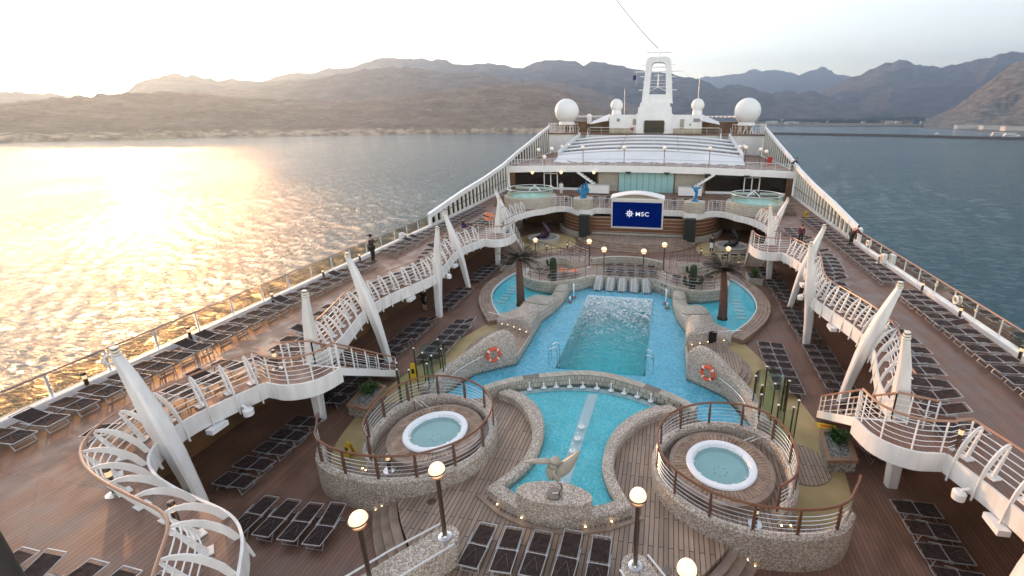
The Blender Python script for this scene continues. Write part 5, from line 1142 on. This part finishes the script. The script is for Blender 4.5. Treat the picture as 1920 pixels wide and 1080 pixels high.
for s in (-1, 1):
    n_ = SIDE[s]; rz0 = -PI/2*s      # head towards the sea
    y = 5.6 if s < 0 else 11.2; k = 0
    while y < 42.5:
        gap = (s < 0 and 24.4 < y < 25.7) or (s > 0 and 24.45 < y < 25.2)
        if not gap:
            put(s*15.1, y, H, rz0+random.uniform(-.02, .02), f'brown mesh sun lounger beside the {n_} glass railing, {ordn(k)} in that outer row', f'loungers beside the {n_} glass railing'); k += 1
        y += .76 if y < 24 else .9
    xo = [(12, 12.05), (13.5, 12.0), (14.8, 12.3), (16.4, 12.65), (17.4, 12.9), (18.5, 12.9), (20, 12.75), (21.6, 12.5), (23.2, 12.2), (24.3, 12.3), (25.7, 12.7), (27.5, 13.2), (29.2, 13.45), (31, 13.5), (34, 13.3), (40, 13.2)]
    y = 12.7; k = 0
    while y < 38:
        if abs(y-23.2) > 0 and not (31.6 < y < 32.6):
            put(s*(interp(xo, y)-.66), y, H, rz0-s*.04, f'brown mesh sun lounger behind the {n_} copper handrail, {ordn(k)} in that inner row', f'loungers behind the {n_} copper handrail'); k += 1
        y += .80
    y = 9.95 if s < 0 else 8.6; k = 0
    while y < 36:
        if not any(abs(y-q) < .42 for q in (13.57, 18.15, 23.55, 28.5, 33.55)):
            put(s*10.62, y, 0, PI/2*s, f'brown mesh sun lounger under the {n_} deck edge, {ordn(k)} in the lower row', f'loungers under the {n_} deck edge'); k += 1
        y += .72 if y > 14 else .76
    for k in range(7): put(s*8.38, 18.45+k*.68, 0, PI/2*s, f'brown mesh sun lounger beside the {n_} yellow deck area, {ordn(k)} of seven', f'loungers beside the {n_} yellow deck area')
for k in range(5): put(-1.72+k*.8, 8.62, Z1, -.02, f'brown mesh sun lounger on the teak deck below the bird plinth, {("leftmost","second","middle","fourth","rightmost")[k]} of five', 'five loungers in front of the bird plinth')
for k in range(4): put(-8.9+k*.8, 8.92, 0, .02, f'brown mesh sun lounger on the brown deck left of the near steps, {("leftmost","second","third","rightmost")[k]} of four', 'four loungers by the left steps')
for k in range(6): put(-10.62+k*.83, 4.55, H, 0, f'brown mesh sun lounger at the bottom left corner, {ordn(k).replace("nearest","first")} from the left', 'loungers at the bottom left corner')
put(-12.5, 8.6, H, R(-78), 'brown mesh sun lounger angled across the deck outside the near handrail bend, front one', 'two angled loungers', proto_up)
put(-12.2, 9.5, H, R(-72), 'brown mesh sun lounger angled across the deck outside the near handrail bend, rear one', 'two angled loungers', proto_up)
for k in range(3): put(-12.45-.0*k, 10.5+k*.85, H, R(88), f'brown mesh sun lounger behind the near left handrail, {ordn(k)} before the balcony', 'loungers before the near left balcony')
for k in range(3): put(7.2+k*.85, 7.2, 0, .3, f'brown mesh sun lounger at the bottom right behind the hot tub wall, {ordn(k)}', 'loungers behind the right hot tub wall')
for r_ in range(2):
    for k in range(5): put(-1.25+k*.78+.2*(1-r_), 30.7+r_*1.5, ZT, PI+.0, f'brown mesh sunbed on the terrace above the waterfall, {("front","back")[r_]} row, {ordn(k).replace("nearest","first")} from the left', 'terrace sunbeds', proto_up)
for k in range(4): put(3.7+k*.72 if k != 1 else 4.0+.72, 30.2+.15*k, ZT, PI+.1, f'brown mesh sunbed behind the right cactus, {ordn(k).replace("nearest","first")} from the left', 'sunbeds behind the right cactus', proto_up)
for k in range(2): put(-3.6-k*.75, 30.3, ZT, PI-.1, f'sunbed with an orange towel in the left terrace bay, {("right","left")[k]} one', 'orange towel sunbeds', proto_or)
put(-5.8, 30.4, ZT, PI/2, 'dark sunbed at the left end of the left terrace bay', 'sunbeds in the left bay')
for k in range(3): put(-12.2-.35*k, 36.6+k*1.0, H, R(70), f'sun lounger with an orange towel on the far left raised deck, {ordn(k)}', 'orange loungers on the far left deck', proto_or)
for k in range(4): put(7.0+k*.8, 38.4+.15*k, 0, PI-.2, f'brown mesh sunbed in front of the right basin, {ordn(k).replace("nearest","first")} from the left', 'sunbeds in front of the right basin', proto_up)
for r_ in range(2):
    for k in range(12): put(-7.6+k*1.38, 46.6+r_*2.6+.3*math.sin(k*2.1), H, PI if r_ else 0, f'small brown sunbed behind the stage parapet, {("front","rear")[r_]} row, {ordn(k).replace("nearest","first")} from the left', 'sunbeds behind the stage parapet', proto_up)
for k in range(14): put(-13+k*2.0, 56.4, ZB(-13+k*2.)+.73, PI/2, f'dark sunbed lying along the top deck railing, {ordn(k).replace("nearest","first")} from the left', 'sunbeds along the top deck railing')
# ------------------------------------------------------------------ people
def person(loc, rz, h, label, top='cloth_dark', bot='cloth_black', skin='skin', hair='hair', pose='stand', hat=False, apron=False, shorts=False, lean=0.):
    e = empty('person', loc, label, 'person', None, R(rz)); k = h/1.75
    J = dict(pelvis=(0, 0, .95), waist=(0, 0, 1.1), chest=(0, 0, 1.32), neck=(0, 0, 1.48), head0=(0, .01, 1.56), head1=(0, .01, 1.68),
             hipl=(-.1, 0, .92), hipr=(.1, 0, .92), knl=(-.11, .02, .5), knr=(.11, .02, .5), ankl=(-.11, -.02, .08), ankr=(.11, -.02, .08), toel=(-.12, .14, .03), toer=(.12, .14, .03),
             shl=(-.19, 0, 1.42), shr=(.19, 0, 1.42), ell=(-.25, 0, 1.15), elr=(.25, 0, 1.15), wrl=(-.24, .08, .92), wrr=(.24, .08, .92), hal=(-.23, .12, .84), har=(.23, .12, .84))
    if pose == 'photo': J.update(ell=(-.26, .12, 1.25), elr=(.26, .12, 1.25), wrl=(-.12, .36, 1.45), wrr=(.12, .36, 1.45), hal=(-.05, .42, 1.5), har=(.05, .42, 1.5))
    if pose == 'walk': J.update(knl=(-.1, .18, .52), ankl=(-.1, .12, .1), toel=(-.1, .28, .05), knr=(.1, -.05, .5), ankr=(.1, -.28, .12), toer=(.1, -.14, .04), wrl=(-.26, -.14, .95), hal=(-.26, -.14, .87), wrr=(.25, .2, .98), har=(.24, .26, .92))
    if pose == 'lean': 
        for q in ('waist', 'chest', 'neck', 'head0', 'head1', 'shl', 'shr', 'ell', 'elr', 'wrl', 'wrr', 'hal', 'har'):
            x, y, z = J[q]; d = z-.95; J[q] = (x, y+d*.62, .95+d*.78)
        J.update(ell=(-.27, .5, 1.0), elr=(.27, .5, 1.0), wrl=(-.15, .72, 1.02), wrr=(.15, .72, 1.02), hal=(-.06, .76, 1.02), har=(.06, .76, 1.02))
    if pose == 'sit': 
        for q in J: x, y, z = J[q]; J[q] = (x, y, z-.5) if z > .9 else (x, y, z)
        J.update(knl=(-.12, .42, .5), knr=(.12, .42, .5), ankl=(-.12, .46, .08), ankr=(.12, .46, .08), toel=(-.12, .6, .03), toer=(.12, .6, .03), hipl=(-.1, .02, .45), hipr=(.1, .02, .45), wrl=(-.2, .3, .56), wrr=(.2, .3, .56), hal=(-.18, .38, .54), har=(.18, .38, .54))
    def skin_mesh(nm, chain, rad, m_, grow=0.):
        keys = []; ed = []
        for a, b in chain:
            for q in (a, b):
                if q not in keys: keys.append(q)
            ed.append((keys.index(a), keys.index(b)))
        me = bpy.data.meshes.new(nm); me.from_pydata([tuple(c*k for c in J[q]) for q in keys], ed, []); o = bpy.data.objects.new(nm, me); C.objects.link(o); o.parent = e
        md = o.modifiers.new('s', 'SKIN'); sv = me.skin_vertices[0].data if me.skin_vertices else None
        if sv is None:
            bm = bmesh.new(); bm.from_mesh(me); bm.verts.layers.skin.verify(); bm.to_mesh(me); bm.free(); sv = me.skin_vertices[0].data
        for i, q in enumerate(keys): r = (rad[q]+grow)*k; sv[i].radius = (r, r); sv[i].use_root = (i == 0)
        o.modifiers.new('b', 'SUBSURF').levels = 1; o.modifiers['b'].render_levels = 1; me.materials.append(M[m_]); return o
    rad = dict(pelvis=.13, waist=.115, chest=.14, neck=.05, head0=.075, head1=.085, hipl=.085, hipr=.085, knl=.06, knr=.06, ankl=.038, ankr=.038, toel=.035, toer=.035, shl=.06, shr=.06, ell=.042, elr=.042, wrl=.028, wrr=.028, hal=.035, har=.035)
    tor = [('pelvis', 'waist'), ('waist', 'chest'), ('chest', 'neck')]; arms = [('chest', 'shl'), ('shl', 'ell'), ('ell', 'wrl'), ('chest', 'shr'), ('shr', 'elr'), ('elr', 'wrr')]
    legs = [('pelvis', 'hipl'), ('hipl', 'knl'), ('pelvis', 'hipr'), ('hipr', 'knr')]; low = [('knl', 'ankl'), ('knr', 'ankr')]
    skin_mesh('body', tor+[('neck', 'head0'), ('head0', 'head1')]+arms+[('wrl', 'hal'), ('wrr', 'har')]+legs+low+[('ankl', 'toel'), ('ankr', 'toer')], rad, skin)
    skin_mesh('shirt', tor[:2]+[('chest', 'shl'), ('shl', 'ell'), ('chest', 'shr'), ('shr', 'elr')]+([] if shorts else [('ell', 'wrl'), ('elr', 'wrr')]), rad, top, .022)
    skin_mesh('trousers', legs+([] if shorts else low), rad, bot, .026)
    hx, hy, hz_ = J['head1']; MB().ball((hx*k, (hy-.012)*k, (hz_+.035)*k), .102*k, 14, 8, .95).build('hair', hair, e, True)
    if hat: MB().lathe([(.19*k, 0), (.19*k, .015), (.1*k, .02), (.09*k, .1)], (hx*k, hy*k, (hz_+.06)*k), 16).build('hat', 'cloth_dark', e)
    if apron: MB().loft([[(-.16*k, .16*k, z*k), (.16*k, .16*k, z*k), (.17*k, .12*k, z*k), (-.17*k, .12*k, z*k)] for z in (.45, 1.0)]).build('apron', 'cloth_white', e)
    sh = MB()
    for q in ('l', 'r'): a = J['ank'+q]; b = J['toe'+q]; sh.tube([(a[0]*k, (a[1]-.05)*k, (a[2]-.04)*k), (a[0]*k, a[1]*k, (a[2]-.03)*k), (b[0]*k, b[1]*k, b[2]*k)], [.045*k, .05*k, .035*k], 8)
    sh.build('shoes', 'black', e, True)
    return e
person((-15.3, 24.95, H), -80, 1.72, 'person in dark clothes and hat photographing the sunset at the left railing', pose='photo', hat=True)
person((12.35, 33.9, H), 170, 1.42, 'person in dark maroon clothes walking along the right raised deck', 'cloth_maroon', 'cloth_dark', pose='walk')
person((15.75, 34.0, H), -75, 1.6, 'person in a maroon coat leaning on the right glass railing', 'cloth_maroon', 'cloth_black', pose='lean')
person((-11.7, 24.15, 0), 160, 1.52, 'person in dark shorts standing under the left deck edge', 'cloth_black', 'cloth_black', shorts=True)
person((-13.2, 33.6, H), -60, 1.55, 'person in dark blue clothes sitting on a lounger on the left raised deck', 'cloth_black', 'cloth_blue', pose='sit')
person((6.9, 40.6, 0), 160, 1.5, 'waiter with a white apron standing right of the stage', 'cloth_black', 'cloth_black', apron=True)
person((12.1, 50.3, H), 200, 1.5, 'fair haired person standing behind the right raised spa', 'cloth_dark', 'cloth_dark', hair='blond')
person((-9.5, 52.5, H), 180, 1.5, 'person in white standing by the rear left doors', 'cloth_white', 'cloth_white')
person((16.6, 55.9, 5.6), -90, 1.6, 'person in black leaning out at the right end of the top deck railing', 'cloth_black', 'cloth_black', pose='lean')
person((-10.7, 14.5, 0), 20, 1.5, 'person in a white shirt under the near left balcony', 'cloth_white', 'cloth_black')
person((-4.9, 29.6, ZT-.12), 90, 1.2, 'person in dark clothes sitting beside the left cactus', 'cloth_black', 'cloth_black', pose='sit')
# lifebuoys on the outer rails, red extinguisher, dark foreground rail
for i, (x, y) in enumerate(((-16.28, 11.3), (16.28, 22.4), (16.28, 32.6))):
    e = empty('rail_lifebuoy', (x, y, H+.62), f'small pale lifebuoy hung on the {SIDE[1 if x > 0 else -1]} glass railing{("", ", near one", ", far one")[i]}', 'lifebuoy', 'lifebuoys on the glass railings')
    MB().tube([(0, .17*math.cos(a), .17*math.sin(a)) for a in [2*PI*k/20 for k in range(20)]], .05, 8, closed=True).build('ring', 'cream_cap', e, True)
e = empty('red_locker', (15.4, 62.5, 5.6), 'small red fire locker on the right side of the top deck', 'locker')
MB().box((-.25, -.2, 0), (.25, .2, 1.0)).build('case', 'red', e); MB().box((-.2, -.215, .1), (.2, -.2, .9)).build('door', 'red', e)
for s in (-1, 1):
    for i, (x, y) in enumerate(((10.98, 10.9), (10.55, 24.6))):
        e = empty('searchlight', (s*(x-.12), y, 2.25), f'white round searchlight bracketed to the {SIDE[s]} deck edge beam, {("near","far")[i]} one', 'searchlight', 'searchlights on the edge beams')
        MB().lathe([(.15, -.14), (.16, .06), (.1, .12)], (-s*.3, 0, 0), 16).build('lamp_body', 'white', e, True); MB().tube([(0, .0, .1), (-s*.12, 0, .2), (-s*.28, 0, .12)], .04, 8).build('bracket', 'white', e, True)
# ------------------------------------------------------------------ far land
def ridge(name, crest, D, mname, label, base_z=-36, depth=None, front=None, amp=.08, seed=0, base=None, kind='structure', nu=330, pw=1.0, cliff=None):
    """heightfield: crest given as image directions at distance D, falling to the shore in front and away behind"""
    depth = depth or D*.5; front = front or D*.25; vs = []; NV = 48; fs = []
    x0, x1 = crest[0][0], crest[-1][0]
    for i in range(nu):
        px = x0+(x1-x0)*i/(nu-1); py = interp([(a, b) for a, b in crest], px); d = ray(px, py); hd = Vector((d.x, d.y)); d = d/hd.length; hd.normalize()
        for j in range(NV):
            t = j/(NV-1)                     # 0 at shore, .6 crest, 1 back
            if t <= .6: r = D-front*(1-t/.6); f = (t/.6)**pw
            else: r = D+depth*(t-.6)/.4; f = 1-.9*((t-.6)/.4)
            zc = CZ+d.z*D; zn = D*.0045*noise.fractal(Vector((px*.045, seed*7, 0)), .9, 2.0, 6); P_ = Vector((CX+hd.x*r, hd.y*r, 0))
            nz = noise.fractal(Vector((P_.x, P_.y, seed*50))/(D*.06), 1.0, 2.0, 6)
            ridg = 1-abs(noise.fractal(Vector((P_.x, P_.y, seed*31+9))/(D*.11), 1.0, 2.0, 4))
            z = base_z+(zc-base_z)*f
            if cliff: z = max(z, base_z+cliff*min(1, t/.05)) if t > 0 else base_z
            z += (nz*.6+(ridg-.75)*.8)*amp*(zc-base_z)*math.sin(min(t/.6, 1)*PI)**.7 if t < .6 else nz*amp*.25*(zc-base_z)
            z += zn*max(0, 1-abs(t-.6)/.09)
            if t == 0: z = base_z-3
            vs.append((P_.x, P_.y, z))
    fs = [(i*NV+j, (i+1)*NV+j, (i+1)*NV+j+1, i*NV+j+1) for i in range(nu-1) for j in range(NV-1)]
    m_ = MB(); m_.v = vs; m_.f = fs; return m_.build(name, mname, None, True, kind=kind)
ridge('near_hill', [(-700, 215), (-400, 208), (-200, 205), (0, 196), (60, 188), (125, 181), (185, 177), (240, 174), (300, 172), (345, 172), (385, 176), (440, 182), (520, 187), (600, 188), (680, 186), (760, 178), (850, 168), (900, 160), (960, 157), (1010, 160), (1060, 170), (1110, 195), (1170, 225)], 1750, 'hillA', '', amp=.13, seed=1, front=430, depth=700, cliff=13, pw=.8)
ridge('mid_hill', [(300, 205), (380, 178), (450, 169), (500, 160), (560, 152), (620, 142), (680, 131), (735, 125), (770, 126), (810, 133), (860, 137), (900, 137), (950, 145), (1000, 150), (1060, 157), (1100, 165), (1160, 185), (1240, 215)], 2900, 'hillB', '', amp=.08, seed=2)
ridge('far_hill', [(-500, 180), (-200, 176), (0, 172), (60, 173), (100, 175), (160, 185), (200, 190), (235, 175), (255, 156), (270, 150), (300, 142), (335, 137), (365, 142), (390, 147), (420, 150), (430, 147), (490, 152), (540, 150), (600, 150), (650, 160), (720, 170)], 3900, 'hillC', '', amp=.06, seed=3)
ridge('far_ridge', [(440, 160), (490, 152), (520, 142), (552, 134), (565, 139), (600, 132), (630, 126), (660, 127), (680, 118), (700, 112), (720, 107), (760, 109), (800, 111), (820, 110), (850, 118), (870, 121), (915, 118), (960, 125), (980, 127), (1010, 113), (1035, 111), (1060, 113), (1085, 117), (1095, 123), (1110, 115), (1135, 116), (1180, 128), (1230, 133), (1280, 142), (1300, 145), (1330, 155), (1350, 165), (1365, 160), (1385, 157), (1420, 168), (1445, 176), (1455, 170), (1500, 172), (1530, 172), (1560, 182), (1600, 198), (1630, 214)], 4800, 'hillC', '', amp=.17, seed=4, depth=1200)
ridge('pale_ridge', [(1240, 165), (1300, 147), (1360, 141), (1415, 131), (1470, 132), (1485, 137), (1500, 138), (1540, 126), (1560, 132), (1580, 141), (1640, 165), (1700, 190)], 10500, 'hillC', '', amp=.05, seed=5, depth=1500, front=1600)
ridge('right_ridge', [(1480, 205), (1535, 172), (1580, 151), (1620, 136), (1660, 118), (1685, 111), (1700, 113), (1720, 121), (1735, 123), (1760, 124), (1790, 121), (1820, 114), (1850, 107), (1880, 98), (1920, 96), (2000, 92), (2200, 110), (2400, 130)], 6500, 'hillC', '', amp=.20, seed=6, depth=1500)
ridge('rock_hill', [(1735, 222), (1765, 213), (1790, 200), (1830, 172), (1860, 147), (1890, 126), (1920, 110), (1980, 88), (2060, 70), (2200, 60), (2400, 70)], 3000, 'hillF', '', amp=.24, seed=7, front=700)
# low land with the town, breakwater
def gp(px, py, z=-35): d = ray(px, py); t = (z-CZ)/d.z; return (CX+d.x*t, d.y*t)
fl = [gp(1380, 236.5), gp(1500, 236.8), (gp(1620, 237.5)), gp(1700, 238.5), gp(1760, 240), gp(1800, 243.5), gp(1860, 249), gp(1940, 251), gp(2300, 256), gp(2600, 236), gp(2300, 223.5), gp(1920, 223.2), gp(1300, 223.5)]
def gz(x, y): return -33.8+max(0, math.hypot(x, y)-2500)/3200*30
def gs(px, py):
    d = ray(px, py); h = math.hypot(d.x, d.y); r = 1500.
    while r < 6000 and CZ+d.z/h*r > gz(CX+d.x/h*r, d.y/h*r): r += 8
    x, y = CX+d.x/h*r, d.y/h*r; return x, y, gz(x, y)
MB().prism(fl, -38, -34.6).build('harbour_apron', 'flat', kind='structure')
tg = MB(); rows = [[gs(px, py) for px in range(1340, 2361, 30)] for py in (236.3, 234, 231, 228, 225.5, 223.5, 222, 221)]
nn = len(rows[0]); tg.v = [(x, y, z+.4*noise.noise(Vector((x*.01, y*.01, 0)))) for r_ in rows for x, y, z in r_]
tg.f = [(j*nn+i, j*nn+i+1, (j+1)*nn+i+1, (j+1)*nn+i) for j in range(len(rows)-1) for i in range(nn-1)]
tg.build('town_ground', 'flat', None, True, kind='structure')
bw = [gp(x, y) for x, y in ((1360, 252.5), (1450, 252.5), (1700, 257), (1830, 260.5), (2200, 268))]
bw2 = MB(); secs_ = []
rnd = random.Random(11); bwr = [p for p in spline(bw, 30)]
for i, (x, y) in enumerate(bwr):
    n = noise.noise(Vector((x*.08, y*.08, 0)))*.8; secs_.append([(x, y-22, -36), (x, y-8, -30.5+n), (x, y+10, -29.5+n), (x, y+26, -36)])
bw2.loft(secs_).build('breakwater', 'breakw', None, label='long low dark rock breakwater in front of the harbour', cat='breakwater')
rnd = random.Random(3)
# town trees: one far-off belt that reads as a mass
tm = MB()
for i in range(1500):
    px = rnd.choice([rnd.uniform(1425, 1720), rnd.uniform(1470, 1660), rnd.uniform(1425, 1800)]); py = rnd.uniform(222.6, 230.5) if 1540 < px < 1680 else rnd.uniform(223, 229)
    x, y, zg = gs(px, py); r = rnd.uniform(5, 13)*(y/3000)
    tm.lathe([(r*.7, 0), (r, r*.45), (r*.75, r*1.0), (r*.2, r*1.35)], (x, y, zg-.5), 5)
tm.build('far_tree_belt', 'treesfar', kind='stuff', label='dark green belt of far trees between the town houses', cat='trees')
def house(px, py, w, h, d, m_, label, nm='house', cat='house', grp='pale town houses beyond the harbour'):
    x, y, zg = gs(px, py); e = empty(nm, (x, y, zg), label, cat, grp); k = 1
    MB().box((-w/2, 0, 0), (w/2, d, h)).build('walls', m_, e)
    MB().box((-w/2-.4, -.4, h), (w/2+.4, d+.4, h+.8)).build('roof_parapet', m_, e)
    ww = MB(); nx = max(2, int(w/5)); nz = max(1, int(h/3.6))
    for a in range(nx):
        for b in range(nz): ww.box((-w/2+(a+.3)*w/nx, -.15, (b+.35)*h/nz), (-w/2+(a+.72)*w/nx, -.02, (b+.78)*h/nz))
    ww.build('windows', 'dark', e); return e
for i in range(70):
    px = rnd.uniform(1432, 1800); py = rnd.uniform(224.5, 233.2); w = rnd.uniform(16, 42); h = rnd.uniform(7, 16)
    house(px, py, w, h, 12, rnd.choice(['housew', 'housew', 'houser']), f'small pale town house among the far trees, {ordn(i).replace("nearest", "first")} of the scattered houses')
house(1718, 232, 32, 26, 18, 'houseb', 'blue glass fronted hotel block standing by the far harbour', 'hotel', 'building', None)
house(1748, 231, 34, 20, 18, 'houser', 'reddish brown apartment block right of the blue hotel', 'apartment_block', 'building', None)
for i, (px, py, w, h) in enumerate(((1818, 242, 85, 14), (1866, 243.5, 80, 13), (1908, 246, 75, 13))):
    house(px, py, w, h, 25, 'housew', f'long white harbour warehouse below the rocky hill, {("left","middle","right")[i]} one', 'warehouse', 'warehouse', 'harbour warehouses')
for i, (px, py) in enumerate(((1872, 254.5), (1896, 255.5))):
    x, y = gp(px, py); e = empty('ferry', (x, y, -35), f'white and blue ferry moored by the warehouses, {("left","right")[i]} one', 'ferry', 'moored ferries')
    MB().loft([[(a, -3*f, -1), (a, 3*f, -1), (a, 4*f, 4), (a, -4*f, 4)] for a, f in ((-17, .9), (8, 1), (15, .5), (19, .05))]).build('hull', 'white', e); MB().box((-15, -3, 4), (8, 3, 8)).build('cabin', 'white', e); MB().box((-14, -3.1, 5), (7, -3.02, 6.4)).build('window_band', 'dark', e); MB().box((-17, -3.9, 1.6), (8, -3.7, 2.6)).build('blue_stripe', 'cloth_blue', e)
x, y = gp(1757, 250.5); e = empty('small_boat', (x, y, -35), 'tiny white motor boat crossing the harbour behind the breakwater', 'boat')
MB().loft([[(a, -1.2*f, -.3), (a, 1.2*f, -.3), (a, 1.7*f, 1.2), (a, -1.7*f, 1.2)] for a, f in ((-6, .9), (2, 1), (6, .1))]).build('hull', 'white', e); MB().box((-2.5, -1, 1.2), (1.5, 1, 2.8)).build('cabin', 'white', e)
a, b = ray(-172, 850)*1.6, ray(10, 1170)*1.6
e = empty('near_rail', (0, 0, 0), 'dark varnished rail end close to the viewer in the bottom left corner', 'railing')
a = Vector((CX, 0, CZ))+a; b = Vector((CX, 0, CZ))+b; MB().tube([a+(a-b)*.6, a, b, b+(b-a)*.6], .085, 20).build('rail', 'neardark', e, True)
MB().tube([a+(a-b)*.6+Vector((-.04, -.0, -.14)), b+(b-a)*.6+Vector((-.04, 0, -.14))], .05, 12).build('lower_rail', 'neardark', e, True)
# ------------------------------------------------------------------ haze
hz = MB().box((-12500, -1500, -40), (12500, 13600, 1420))
m = bpy.data.materials.new('haze'); m.use_nodes = True; nt = m.node_tree; nt.nodes.clear(); o = nt.nodes.new('ShaderNodeOutputMaterial'); pv = nt.nodes.new('ShaderNodeVolumePrincipled')
pv.inputs['Color'].default_value = (.46, .68, 1., 1); pv.inputs['Density'].default_value = 1.35e-4; pv.inputs['Anisotropy'].default_value = .68; nt.links.new(pv.outputs[0], o.inputs['Volume'])
hz.build('haze', m, kind='stuff', label='thin pale air haze over the bay', cat='haze')
